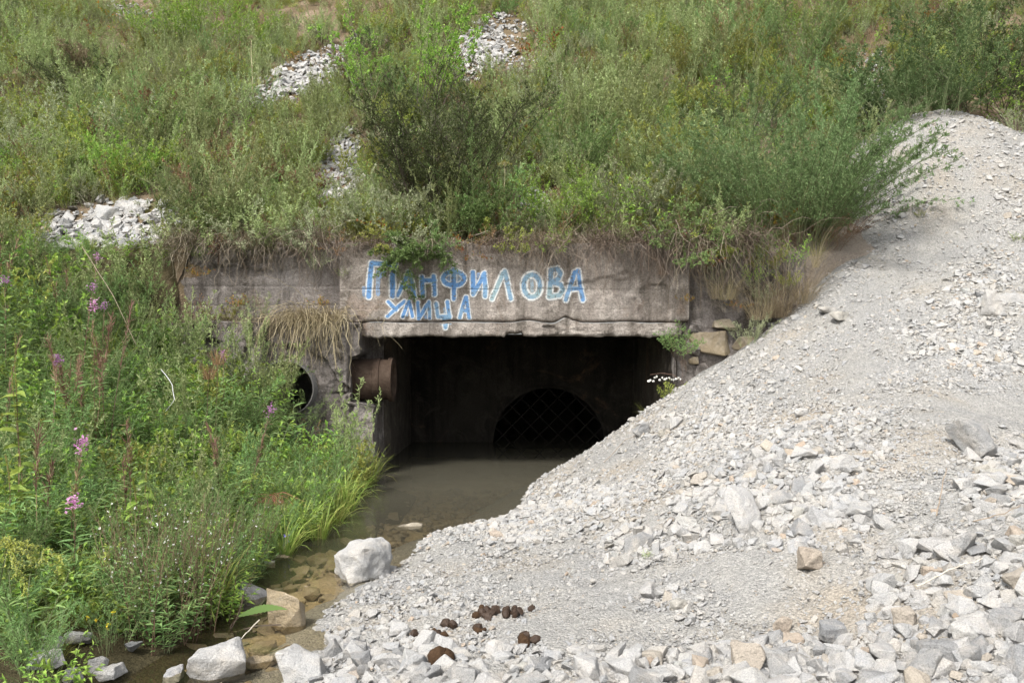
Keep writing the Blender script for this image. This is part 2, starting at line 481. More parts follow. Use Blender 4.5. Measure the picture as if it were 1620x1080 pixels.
GP = [pz(520, 960, 0), pz(560, 1040, .02), pz(620, 905, 0.02), pz(700, 840, 0.03), pz(850, 762, 0.03),
      pz(700, 1080, .10), pz(1000, 1080, .15), pz(1300, 1080, .22), pz(1620, 1080, .30),
      pz(800, 960, .10), pz(1100, 960, .20), pz(1400, 960, .35), pz(1620, 900, .55),
      pz(800, 860, .10), pz(1000, 850, .25), pz(1300, 860, .46), pz(1200, 800, .55), pz(1000, 760, .36), pz(1200, 700, .85),
      pz(900, 800, .14), pz(1400, 700, .90), pz(1620, 690, .93), pz(1250, 605, 1.2),
      pix(1000, 668, 9.9), pix(1100, 600, 9.9), pix(1250, 500, 9.9), pix(1330, 442, 9.95),
      pix(1400, 558, 8.0), pix(1620, 500, 8.0), pix(1620, 350, 9.9), pix(1420, 400, 10.2), pix(1400, 330, 10.7), pix(1620, 212, 11.8),
      pix(1500, 168, 12.2), pix(1410, 225, 11.6), pix(1365, 300, 11.3), pix(1370, 250, 12.0), pix(1900, 160, 11.8), pix(2000, 500, 8), pix(2000, 800, 5.6),
      (-1.55, 5.1, -.22), (-1.4, 6.1, -.25), (-.9, 7.2, -.22), (-.5, 8.2, -.22), (-.25, 9.3, -.25), (0.35, 10.8, -.2), (-1.6, 4.2, -.14), (-1.45, 3.4, -.05), (-1.2, 2.2, .02),
      (1.4, 10.8, .30), (2.4, 10.9, .8), (0, 0, 0), (3, 0, .25), (-2, 0, .0), (5, 3, .9), (2, 1.6, .2), (0, 1.8, .06), (7, 14, 5.0), (5.0, 14, 4.6)]
_G = TPS(GP, .01)
def Gz(x, y):
    b = _G(x, y)
    amp = .05 + .10 * sstep(.3, 1.2, b)
    b = b + amp * fbm(np.asarray(x) * .9, np.asarray(y) * .9, 3, 3) * sstep(-.05, .2, b)
    # shallow run-off furrows down the slope
    b = b + .045 * sstep(.6, 1.6, b) * vnoise(np.asarray(x) * .8 - np.asarray(y) * 1.6, np.asarray(y) * .12 + np.asarray(x) * .12, 8)
    b = b - 2.2 * sstep(10.0, 10.9, y) * (1 - sstep(2.0, 2.3, x)) * (b > -1)
    return b

BP = [(-1.55, 3.5, -.06), (-1.45, 4.3, -.06), (-1.68, 5.6, -.05), (-1.60, 7, -.04), (-1.60, 8.5, -.04), (-1.68, 9.8, -.05), (-1.2, 3.5, -.12), (-1.2, 5.6, -.2), (-1.2, 8, -.25),
      (-2.5, 3.5, .14), (-2.9, 5, .34), (-2.9, 7, .42), (-2.9, 9.7, .50), (-3.5, 9.5, 1.0), (-3.6, 8.5, .85), (-4.2, 4, .42), (-4.2, 6, .80), (-4.2, 8, 1.15), (-4.3, 10.1, 1.7),
      (-5.6, 10.2, 2.75), (-6, 5, 1.0), (-6.5, 8, 2.0), (-9, 10.3, 3.0), (-9, 5, 1.6), (-5.0, 9.3, 1.9), (-13, 8, 2.9), (-13, 3, 1.6), (-3.4, 2, .2), (-2, 1.5, .02), (-7, 0, .8)]
_B = TPS(BP, .01)
def Bz(x, y):
    x = np.asarray(x, float)
    b = _B(x, y) + .10 * fbm(x * 1.3, np.asarray(y) * 1.3, 11, 3) * sstep(1.7, 2.4, -x)
    t = sstep(9.6, 10.45, y) * sstep(4.05, 4.35, -x)          # runs up into the hill beyond the end of the wall
    return b * (1 - t) + Hz(x, np.maximum(y, 10.45)) * t

def Hz(x, y):
    x = np.asarray(x, float); y = np.asarray(y, float)
    s = .74 + .30 * sstep(3.5, 7.0, x) + .03 * vnoise(x * .3, y * .3, 5)
    z = 2.82 + s * (y - 10.3)
    z = z + (.55 * fbm(x * .35, y * .35, 21, 3) + .18 * fbm(x * 1.1, y * 1.1, 25, 3)) * sstep(10.4, 12.5, y)
    z = z - .55 * sstep(4.3, 8.5, -x) * (1 - sstep(10.5, 13, y)) * .3
    # the cut bank right of the wall: falls away in front of y = 10.2
    cut = sstep(9.75, 10.25, y)
    z = np.where(y < 10.3, -1.5 + (z + 1.5) * cut, z)
    return z

def Gtop(x, y):
    """visible top of the ground right of the stream: gravel or hill, whichever lies higher"""
    return np.maximum(Gz(x, y), Hz(x, y))

def ray_hit(fn, px, py, y0, y1, n=700):
    Y = np.linspace(y0, y1, n)
    X = (px - CX) / F * Y; Z = CAMZ - (py - HY) / F * Y
    below = np.nonzero(fn(X, Y) >= Z)[0]
    if not len(below):
        return None
    i = below[0]
    return float(X[i]), float(Y[i]), float(fn(X[i], Y[i]))

def grid_mesh(name, fn, x0, x1, nx, y0, y1, ny, mat, keep=None, smooth=True, xs=None, ys=None):
    xs = np.linspace(x0, x1, nx) if xs is None else xs; ys = np.linspace(y0, y1, ny) if ys is None else ys
    nx, ny = len(xs), len(ys)
    X, Y = np.meshgrid(xs, ys)
    Z = fn(X, Y)
    V = np.stack([X, Y, Z], -1).reshape(-1, 3)
    i = (np.arange(ny - 1)[:, None] * nx + np.arange(nx - 1)[None, :]).ravel()
    Fq = np.stack([i, i + 1, i + nx + 1, i + nx], 1)
    if keep is not None:
        c = V[Fq].mean(1)
        Fq = Fq[keep(c[:, 0], c[:, 1], c[:, 2])]
    return mesh_np(name, V, [Fq], [mat], smooth=smooth)

me = mesh_np("ground", [(-300, -300, -.9), (300, -300, -.9), (300, 300, -.9), (-300, 300, -.9)], [[[0, 1, 2, 3]]], [M_BANK])
link("ground", me, kind='structure')
me = grid_mesh("stream_bed", lambda x, y: -.075 - .19 * sstep(5.2, 9, y) + .02 * (1 - sstep(3.4, 4.8, y)) + .05 * fbm(x * 4, y * 4, 31, 3), -3.2, 3.2, 110, 1.5, 15, 200, M_BED)
link("stream_bed", me, kind='structure')
me = grid_mesh("gravel_slope", lambda x, y: Gz(x, y) + .022 * fbm(x * 9, y * 9, 41, 3) + .010 * vnoise(x * 34, y * 34, 45), -1.9, 9.5, 380, .6, 13.6, 430, M_GRAVEL,
               keep=lambda x, y, z: (z > -.35) & ~((y > 9.75) & (x < -.6)))
link("gravel_ground", me, kind='structure')
me = grid_mesh("left_bank", Bz, -16, -1.15, 150, -2, 10.5, 130, M_BANK, keep=lambda x, y, z: ~((y > 9.7) & (x > -4.2)))
link("bank_ground", me, kind='structure')
xs = np.unique(np.concatenate([np.linspace(-45, -14, 24), np.linspace(-14, 14, 190), np.linspace(14, 45, 24)]))
ys = np.unique(np.concatenate([np.linspace(9.7, 10.6, 22), np.linspace(10.6, 22, 120), np.linspace(22, 70, 40)]))
me = grid_mesh("hill", lambda x, y: Hz(x, y) + .03 * fbm(x * 5, y * 5, 51, 3), 0, 0, 0, 0, 0, 0, M_SOIL, xs=xs, ys=ys,
               keep=lambda x, y, z: ~((x < 3.15) & (y < 10.32) & (x > -3.95)))
link("hill", me, kind='structure')
# the bare clay face where the bank was cut, right of the wall
me = grid_mesh("clay_face", lambda x, y: Hz(x, y) + .02 + .04 * fbm(x * 6, y * 6, 55, 4), 3.1, 5.6, 60, 9.75, 10.85, 40, M_CLAY,
               keep=lambda x, y, z: z < 3.35 + .25 * vnoise(x * 3, y * 3, 4))
link("clay_ground", me, kind='structure')
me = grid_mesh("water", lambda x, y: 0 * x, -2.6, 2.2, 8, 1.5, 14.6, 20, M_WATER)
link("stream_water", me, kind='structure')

# ------------------------------------------------------------------ the culvert
culvert = thing("culvert", (0, 10, 0), "old concrete culvert mouth with blue painted letters over its dark flooded opening", "culvert")
def cpart(name, me, parent=None, **kw):
    o = link(name, me, parent if parent is not None else culvert, **kw)
    if parent is None:
        o.location = (0, -10, 0)
    return o

def wall_y(x, z):
    """front of the head wall: board joints, hollows and spalls, in world y"""
    x = np.asarray(x, float); z = np.asarray(z, float)
    y = 10.0 + .016 * fbm(x * 2.2, z * 2.2, 61, 4) + .006 * fbm(x * 14, z * 14, 66, 3)
    for zz, d in ((2.06, .005), (2.31, .010), (2.58, .004)):
        y = y + d * np.exp(-((z - zz - .012 * vnoise(x * 2.5, zz * 7, 6)) / .008) ** 2) * sstep(-.25, .15, vnoise(x * 1.7, zz * 3, 9) + .15)
    sp = fbm(x * 1.6 + 4, z * 2.6, 71, 4)
    y = y + .03 * sstep(.30, .42, sp)
    return y

def crack_z(x):
    """lower edge of the head wall, where it breaks away from the lintel slab"""
    x = np.asarray(x, float)
    z = 1.905 + .020 * fbm(x * 3.5, x * 0 + 2, 75, 5)
    z = z + .035 * np.exp(-((x - .22) / .16) ** 2) - .02 * np.exp(-((x - .55) / .25) ** 2) + .075 * np.exp(-((x - .70) / .13) ** 2) * (fbm(x * 9, x * 0, 77, 2) * .5 + .9)
    return z

def sheet(us, vs, fn, keep=None):
    U, W = np.meshgrid(us, vs)
    X, Y, Z = fn(U, W)
    V = np.stack([X, Y, Z], -1).reshape(-1, 3)
    nx, ny = len(us), len(vs)
    i = (np.arange(ny - 1)[:, None] * nx + np.arange(nx - 1)[None, :]).ravel()
    Q = np.stack([i, i + 1, i + nx + 1, i + nx], 1)
    if keep is not None:
        c = V[Q].mean(1); Q = Q[keep(c)]
    return V, Q

def hw(U, W):                                            # W 0..1 from crack to top, the lowest rows roll under
    z0 = crack_z(U); top = 2.88 + .05 * fbm(U * 3, U * 0, 79, 3)
    Z = z0 + (top - z0) * np.clip(W, 0, 1)
    Y = wall_y(U, Z) + .05 * np.exp(-(Z - z0) / .012) + (W < 0) * .14 - .012
    return U, Y, Z
mb = MB()
V, Q = sheet(np.linspace(-2.16, 2.22, 300), np.concatenate([[-.02], np.linspace(0, 1, 90) ** 1.15]), hw); mb.add(V, Q)
V, Q = sheet(np.linspace(-2.16, 2.22, 60), [0, 1], lambda U, W: (U, 10.02 + W * .45, 2.86 + .03 * W + 0 * U)); mb.add(V, Q)
V, Q = sheet([0, 1], np.linspace(1.9, 2.86, 12), lambda U, W: (-2.155 + 0 * U, 10.0 + U * .4, W)); mb.add(V, Q)
V, Q = sheet([0, 1], np.linspace(1.9, 2.86, 12), lambda U, W: (2.215 + 0 * U, 10.0 + U * .4, W)); mb.add(V, Q)
head = cpart("head_wall", mb.mesh("head_wall", [M_CONC], smooth=True))

def lt(U, W):
    top = crack_z(U) - .012 - .012 * (fbm(U * 6, U * 0 + 5, 81, 3) + .3).clip(0)
    bot = 1.722 + .026 * fbm(U * 4, U * 0 + 9, 83, 5) + .012 * fbm(U * 22, U * 0, 84, 3) + .055 * sstep(-.1, -.07, U) * (1 - sstep(.12, .15, U)) + .012 * fbm(U * 15, U * 0, 85, 2)
    Z = bot + (top - bot) * np.clip(W, 0, 1)
    Y = 9.955 + .014 * fbm(U * 3, Z * 5, 87, 4) + .022 * np.abs(fbm(U * 5, Z * 9, 88, 5)) * (.4 + sstep(-.2, .4, U)) + .05 * sstep(.24, .36, fbm(U * 1.9 + 3, Z * 6 + 1, 89, 4)) * sstep(0.1, .5, U) + .03 * np.exp(-(Z - bot) / .012)
    Y = np.where(W > 1, 10.06, Y); Y = np.where(W < 0, 10.5, Y)
    Z = np.where(W < 0, np.maximum(bot, 1.735), Z)
    return U, Y, Z
mb = MB()
V, Q = sheet(np.linspace(-2.10, 2.12, 320), np.concatenate([[-.2], np.linspace(0, 1, 30), [1.2]]), lt); mb.add(V, Q)
for sx in (-2.10, 2.12):
    V, Q = sheet([0, 1], np.linspace(1.73, 1.89, 4), lambda U, W: (sx + 0 * U, 9.96 + U * .5, W)); mb.add(V, Q)
cpart("lintel", mb.mesh("lintel", [M_CONC], smooth=True))

# inner chamber
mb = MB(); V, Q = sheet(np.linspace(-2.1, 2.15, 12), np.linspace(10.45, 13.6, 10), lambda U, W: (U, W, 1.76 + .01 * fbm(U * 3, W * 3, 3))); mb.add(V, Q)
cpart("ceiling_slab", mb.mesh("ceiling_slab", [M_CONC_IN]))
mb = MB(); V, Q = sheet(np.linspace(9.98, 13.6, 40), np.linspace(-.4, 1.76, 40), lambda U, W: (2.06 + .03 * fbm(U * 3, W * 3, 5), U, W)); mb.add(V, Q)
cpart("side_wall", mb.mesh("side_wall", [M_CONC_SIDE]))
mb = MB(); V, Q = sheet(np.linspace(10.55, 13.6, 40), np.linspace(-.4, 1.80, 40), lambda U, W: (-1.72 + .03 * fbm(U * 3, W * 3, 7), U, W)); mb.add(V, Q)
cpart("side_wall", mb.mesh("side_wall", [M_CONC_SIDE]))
# back wall with the round tunnel behind it
gx, gz, gr = .626, -.03, .95
mb = MB()
a = np.linspace(0, 2 * np.pi, 73)[:-1]
ci = np.stack([gx + gr * np.cos(a), 13.6 + 0 * a, gz + gr * np.sin(a)], 1)
def to_rect(a):
    c, s = np.cos(a), np.sin(a)
    tx = np.where(c > 0, (2.15 - gx) / np.maximum(c, 1e-6), (-2.0 - gx) / np.minimum(c, -1e-6))
    tz = np.where(s > 0, (1.8 - gz) / np.maximum(s, 1e-6), (-1.4 - gz) / np.minimum(s, -1e-6))
    t = np.minimum(tx, tz)
    return np.stack([gx + t * c, 13.6 + 0 * a, gz + t * s], 1)
V = np.concatenate([ci, to_rect(a)]); k = np.arange(72); k2 = (k + 1) % 72
mb.add(V, np.stack([k, k + 72, k2 + 72, k2], 1))
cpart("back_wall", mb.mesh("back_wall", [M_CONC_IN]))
mb = MB()
V = np.concatenate([ci + [0, -.05, 0], (ci - [gx, 0, gz]) * [1.07, 1, 1.07] + [gx, -.05, gz], (ci - [gx, 0, gz]) * [1.07, 1, 1.07] + [gx, 0.01, gz]])
mb.add(V, np.concatenate([np.stack([k, k + 72, k2 + 72, k2], 1), np.stack([k + 72, k + 144, k2 + 144, k2 + 72], 1)]))
V = np.concatenate([ci + [0, -.05, 0], ci + [0, 6, 0]]); mb.add(V, np.stack([k, k + 72, k2 + 72, k2], 1))
mb.add(np.concatenate([ci + [0, 6, 0], [[gx, 19.6, gz]]]), np.stack([k, k2, np.full(72, 72)], 1))
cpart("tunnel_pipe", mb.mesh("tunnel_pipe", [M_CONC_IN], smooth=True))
grille = link("grille", None, culvert); grille.location = (0, -10, 0)
for sgn in (1, -1):
    for off in np.arange(-.88, .93, .22):
        hl = math.sqrt(max((gr - .01) ** 2 - off ** 2, 0))
        if hl < .12: continue
        d = np.array([1, 0, sgn]) / math.sqrt(2); nrm = np.array([-sgn, 0, 1]) / math.sqrt(2)
        c = np.array([gx, 13.56 + .012 * sgn, gz]) + nrm * off
        mb = MB(); add_tubes(mb, np.stack([c - d * hl, c + d * hl])[None], np.full((1, 2), .011), 0, 6)
        cpart("bar", mb.mesh("bar", [M_IRON]), grille)

# wall left of the opening: the upper face, its ledge and the broken pier below
def lw(U, W):
    top = 2.93 - .55 * sstep(-4.02, -4.32, U) * 1.0 + .05 * fbm(U * 5, U * 0, 91, 4)
    Z = 1.88 + (top - 1.88) * W
    crumb = sstep(2.42, 2.55, Z + .10 * fbm(U * 3, Z * 3, 93, 4)) * sstep(-2.6, -3.1, U)
    Y = 10.12 + .018 * fbm(U * 2.4, Z * 2.4, 95, 4) + crumb * (.06 + .11 * np.abs(fbm(U * 7, Z * 9, 97, 5)))
    for zz in (2.12, 2.36):
        Y = Y + .012 * np.exp(-((Z - zz) / .009) ** 2)
    Y = Y + .06 * sstep(-4.0, -4.35, U)
    return U, Y, Z
mb = MB(); V, Q = sheet(np.linspace(-4.38, -2.15, 170), np.linspace(0, 1, 80), lw); mb.add(V, Q)
V, Q = sheet(np.linspace(-4.38, -2.15, 40), [0, 1], lambda U, W: (U, 10.15 + W * .4, 2.90 - .55 * sstep(-4.02, -4.32, U))); mb.add(V, Q)
V, Q = sheet([0, 1], [1.5, 2.35], lambda U, W: (-4.375 + 0 * U, 10.2 + .5 * U, W)); mb.add(V, Q)
cpart("wing_wall", mb.mesh("wing_wall", [M_CONC_D], smooth=True))

def pier_edge(Z):
    """inner edge of the pier: broken back where the rusty pipe comes out"""
    return -1.70 - .05 * fbm(Z * 3, Z * 0 + 3, 103, 4) - .30 * sstep(.84, .93, Z) * (1 - sstep(1.44, 1.52, Z)) - .16 * sstep(1.44, 1.52, Z)

PX, PZ, PR = -2.76, 1.08, .345
def pier(U, W):
    top = 1.90 + .03 * fbm(U * 5, U * 0, 101, 3)
    Z = -.4 + (top + .4) * np.clip(W, 0, 1)
    edge = pier_edge(Z)
    X = np.where(U > -2.3, -2.3 + (U + 2.3) / .6 * (edge + 2.3), U)
    Y = 9.80 + .07 * fbm(X * 1.7, Z * 1.7, 105, 5) + .07 * sstep(.08, .14, fbm(X * 3.0, Z * 2.2, 109, 5)) + .06 * np.abs(fbm(X * 5, Z * 5, 113, 4)) + .018 * fbm(X * 16, Z * 14, 111, 3)
    Y = Y + .05 * np.exp(-((X + 2.02 + .03 * vnoise(Z * 5, Z * 0, 3)) / .018) ** 2)     # the open vertical joint
    Y = Y + .05 * np.exp(-((Z - 1.02 - .03 * vnoise(X * 6, X * 0, 4)) / .014) ** 2) * sstep(-2.3, -2.1, X)
    Y = Y - .05 * sstep(-2.14, -1.98, X) * sstep(1.2, .9, Z)
    Y = np.where(W > 1, 10.18, Y)
    return X, Y, Z
mb = MB(); V, Q = sheet(np.linspace(-4.3, -1.70, 190), np.concatenate([np.linspace(0, 1, 150), [1.1]]), pier,
                        keep=lambda c: np.hypot(c[:, 0] - PX, c[:, 2] - PZ) > PR + .015 * fbm(c[:, 0] * 8, c[:, 2] * 8, 7, 3)); mb.add(V, Q)
V, Q = sheet(np.linspace(9.86, 10.7, 24), np.linspace(-.4, 1.74, 60), lambda U, W: (pier_edge(W) - .02 + .02 * fbm(U * 7, W * 7, 3, 3), U, W)); mb.add(V, Q)
V, Q = sheet(np.linspace(-2.5, -1.70, 20), np.linspace(-.4, 1.92, 40), lambda U, W: (U, 10.56 + .03 * fbm(U * 5, W * 5, 8, 3), W)); mb.add(V, Q)
V, Q = sheet(np.linspace(-2.5, -1.98, 6), [0, 1], lambda U, W: (U, 10.0 + .6 * W, 1.80 + 0 * U)); mb.add(V, Q)
cpart("pier", mb.mesh("pier", [M_CONC_D], smooth=True))

def pipe_mesh(c, ax, r, t, l, mat, seg=56, close=True):
    ax = np.array(ax, float); h = np.array([0, 0, 1.0]); A = unit(np.cross(ax, h)); B = np.cross(ax, A)
    a = np.linspace(0, 2 * np.pi, seg + 1)[:-1]
    ring = np.cos(a)[:, None] * A + np.sin(a)[:, None] * B
    wob = 1 + .012 * np.sin(a * 3 + 1)[:, None]
    c = np.array(c, float); prof = [(r, l), (r, 0), (r - t, 0), (r - t, l)]
    V = np.concatenate([c + ring * rr * wob + ax * ll for rr, ll in prof])
    k = np.arange(seg); k2 = (k + 1) % seg
    mb = MB(); mb.add(V, np.concatenate([np.stack([k + j * seg, k2 + j * seg, k2 + (j + 1) * seg, k + (j + 1) * seg], 1) for j in range(3)]))
    if close:
        mb.add(np.concatenate([c + ring * (r - t) * wob + ax * l, [c + ax * l]]), np.stack([k, k2, np.full(seg, seg)], 1))
    return mb, mat
mb, m = pipe_mesh((PX, 9.70, PZ), (0, 1, 0), PR, .018, 1.6, M_STEEL); o = cpart("drain_pipe", mb.mesh("drain_pipe", [m], True)); o['label'] = "round steel drain pipe end in the left pier"
# rusty pipe stub coming out of the pier into the opening
mb = MB(); rx, ry, rz_ = -2.04, 10.24, 1.175
prof = [(-.25, .265), (.28, .265), (.285, .275), (.36, .275), (.365, .262), (.46, .262), (.465, .285), (.52, .285), (.525, .22), (.50, .20), (-.1, .0)]
seg = 40; a = np.linspace(0, 2 * np.pi, seg + 1)[:-1]
V = np.concatenate([np.stack([np.full(seg, rx + q), ry + rr * np.cos(a), rz_ + rr * np.sin(a)], 1) for q, rr in prof])
k = np.arange(seg); k2 = (k + 1) % seg
mb.add(V, np.concatenate([np.stack([k + j * seg, k2 + j * seg, k2 + (j + 1) * seg, k + (j + 1) * seg], 1) for j in range(len(prof) - 1)]))
cpart("rusty_pipe", mb.mesh("rusty_pipe", [M_RUST], smooth=False))
mb = MB(); add_tubes(mb, np.array([[[-3.69, 10.02, 2.93], [-3.68, 10.02, 2.8], [-3.70, 10.03, 2.62]]]), np.full((1, 3), .012), 0, 6)
cpart("rebar", mb.mesh("rebar", [M_RUST]))

# ---- painted letters: thin skins of paint that follow the wall, worn at their edges
def zx(x, y):                                            # reading of an enlarged view -> metres on the wall
    px = 540 + x / 3.522; py = 380 + y / 3.522
    return ((px - CX) / F * 9.98, CAMZ - (py - HY) / F * 9.98)
def ell(cx, cy, rx, ry, a0=0, a1=360, n=18):
    return [(cx + rx * math.cos(math.radians(t)), cy + ry * math.sin(math.radians(t))) for t in np.linspace(a0, a1, n)]
LETTERS = [
 ("П", [[(168, 128), (152, 312)], [(168, 128), (298, 135)], [(288, 137), (284, 310)]], [[(205, 175), (203, 300)], [(125, 268), (130, 302)], [(240, 180), (215, 200)]], 14, 23),
 ("А", [[(375, 178), (313, 305)], [(378, 180), (408, 312)], [(335, 255), (395, 258)]], [], 12, 21),
 ("Н", [[(447, 205), (455, 312)], [(515, 200), (520, 302)], [(455, 225), (520, 222)]], [], 12, 20),
 ("Ф", [[(627, 165), (626, 325)], ell(625, 213, 58, 38)], [[(575, 200), (680, 225)], [(580, 225), (670, 200)]], 13, 21),
 ("И", [[(733, 178), (735, 300)], [(738, 298), (795, 188)], [(797, 185), (803, 312)]], [[(765, 190), (755, 290)], [(770, 270), (790, 200)]], 13, 20),
 ("Л", [[(902, 182), (840, 326)], [(912, 170), (945, 328)]], [[(895, 205), (875, 250)]], 12, 20),
 ("О", [ell(1062, 253, 46, 62)], [[(1062, 225), (1062, 280)]], 13, 24),
 ("В", [[(1168, 165), (1160, 315)], [(1168, 165), (1205, 160), (1220, 185), (1210, 215), (1172, 235)], [(1172, 235), (1222, 245), (1236, 275), (1215, 308), (1160, 315)]], [], 13, 22),
 ("А", [[(1300, 175), (1252, 332)], [(1318, 168), (1345, 332)], [(1275, 270), (1338, 268)]], [], 12, 21),
 ("У", [[(262, 342), (305, 388)], [(352, 340), (255, 424)]], [], 10, 17),
 ("Л", [[(370, 343), (340, 426)], [(376, 340), (396, 426)]], [[(372, 360), (362, 420)]], 10, 17),
 ("И", [[(426, 345), (430, 436)], [(432, 432), (482, 355)], [(490, 342), (492, 432)]], [[(455, 380), (470, 430)]], 10, 16),
 ("Ц", [[(526, 352), (538, 425), (604, 425)], [(590, 342), (602, 432)], [(572, 440), (582, 486)], [(590, 440), (582, 486)]], [[(575, 380), (580, 420)], [(555, 460), (608, 462)]], 11, 18),
 ("А", [[(690, 318), (660, 432)], [(696, 318), (712, 432)], [(670, 392), (706, 392)]], [], 10, 17),
]
def paint_mat():
    m, nt, out = mat_new("spray_paint")
    at = N(nt, "ShaderNodeAttribute", attribute_name="paint")     # r: how blue, g: how thick the coat is, b: how greenish and faded
    sp = N(nt, "ShaderNodeSeparateColor"); nt.links.new(at.outputs['Color'], sp.inputs[0])
    tc = N(nt, "ShaderNodeTexCoord"); f = noise(nt, 28, 5, .7, tc.outputs['Object']); f2 = noise(nt, 5, 4, .6, tc.outputs['Object'])
    blue = mixc(nt, f2, (.045, .14, .36), (.14, .28, .47))
    blue = mixc(nt, sp.outputs[2], blue, (.22, .30, .30))
    white = mixc(nt, f2, (.58, .57, .53), (.44, .45, .45))
    c = mixc(nt, sp.outputs[0], white, blue)
    alpha = mth(nt, 'MULTIPLY', sp.outputs[1], ramp(nt, f, [(.30, (.15, .15, .15)), (.50, (1, 1, 1))]))
    p = principled(nt, out, c, .8, .2)
    tr = N(nt, "ShaderNodeBsdfTransparent"); mx = N(nt, "ShaderNodeMixShader")
    nt.links.new(alpha, mx.inputs[0]); nt.links.new(tr.outputs[0], mx.inputs[1]); nt.links.new(p.outputs[0], mx.inputs[2])
    nt.links.new(mx.outputs[0], out.inputs['Surface'])
    return m
M_PAINT = paint_mat()
SC = 9.98 / F / 3.522                                    # metres per unit of the readings above
def seg_d(X, Z, line):
    d = np.full(X.shape, 9.0)
    for (x0, z0), (x1, z1) in zip(line[:-1], line[1:]):
        dx, dz = x1 - x0, z1 - z0; L2 = dx * dx + dz * dz + 1e-12
        t = np.clip(((X - x0) * dx + (Z - z0) * dz) / L2, 0, 1)
        d = np.minimum(d, np.hypot(X - x0 - t * dx, Z - z0 - t * dz))
    return d
for li, (ch, main, ghost, wb, ww) in enumerate(LETTERS):
    ml = [[zx(*p) for p in s] for s in main]; gl = [[zx(*p) for p in s] for s in ghost]
    P = np.array([p for s in ml + gl for p in s])
    x0, x1, z0, z1 = P[:, 0].min() - .1, P[:, 0].max() + .1, P[:, 1].min() - .1, P[:, 1].max() + .1
    st = .0065
    us = np.arange(x0, x1, st); vs = np.arange(z0, z1, st)
    U, W = np.meshgrid(us, vs)
    wobx = .010 * fbm(U * 9, W * 9, 120 + li, 3); wobz = .010 * fbm(U * 9 + 5, W * 9, 140 + li, 3)
    dm = np.min([seg_d(U + wobx, W + wobz, s) for s in ml], 0)
    dg = np.min([seg_d(U + wobx, W + wobz, s) for s in gl], 0) if gl else np.full(U.shape, 9.)
    tint = .55 if ch in "ЛОВ" and li in (5, 6, 7) else .1
    b = 1 - sstep(wb * .70 * SC, wb * 1.25 * SC, dm)
    thick = 1 - sstep(ww * .72 * SC, ww * 1.22 * SC, dm)
    gb = (1 - sstep(wb * .7 * SC, wb * 1.1 * SC, dg)) * .75
    blue = np.maximum(b, gb * (dm > ww * .9 * SC)); thick = np.maximum(thick, gb)
    # the slab edge steps back: paint lies on whichever face is there
    on_wall = W > crack_z(U) + .006
    Yp = np.where(on_wall, wall_y(U, W) - .012 + .05 * np.exp(-(W - crack_z(U)).clip(0) / .012), lt(U, (W - 1.73) / (crack_z(U) - .012 - 1.73))[1]) - .006
    V = np.stack([U, Yp, W], -1).reshape(-1, 3)
    nx, ny = len(us), len(vs)
    i = (np.arange(ny - 1)[:, None] * nx + np.arange(nx - 1)[None, :]).ravel()
    Q = np.stack([i, i + 1, i + nx + 1, i + nx], 1)
    th = thick.ravel()
    gap = np.abs(W - crack_z(U) + .008).ravel() < .022
    Q = Q[(th[Q].max(1) > .04) & ~gap[Q].any(1)]
    used, inv = np.unique(Q.ravel(), return_inverse=True)
    me = mesh_np("letter", V[used], [inv.reshape(-1, 4)], [M_PAINT], smooth=True)
    ca = me.color_attributes.new("paint", 'FLOAT_COLOR', 'POINT')
    gt = np.clip(tint + .35 * sstep(.05, .35, fbm(U * 4, W * 4, 150, 2)), 0, 1).ravel()
    buf = np.stack([blue.ravel()[used], th[used], gt[used], np.ones(len(used))], 1).astype(np.float32)
    ca.data.foreach_set("color", buf.ravel())
    cpart("letter", me, head, label="blue Cyrillic letter %s with a white outline" % ch)
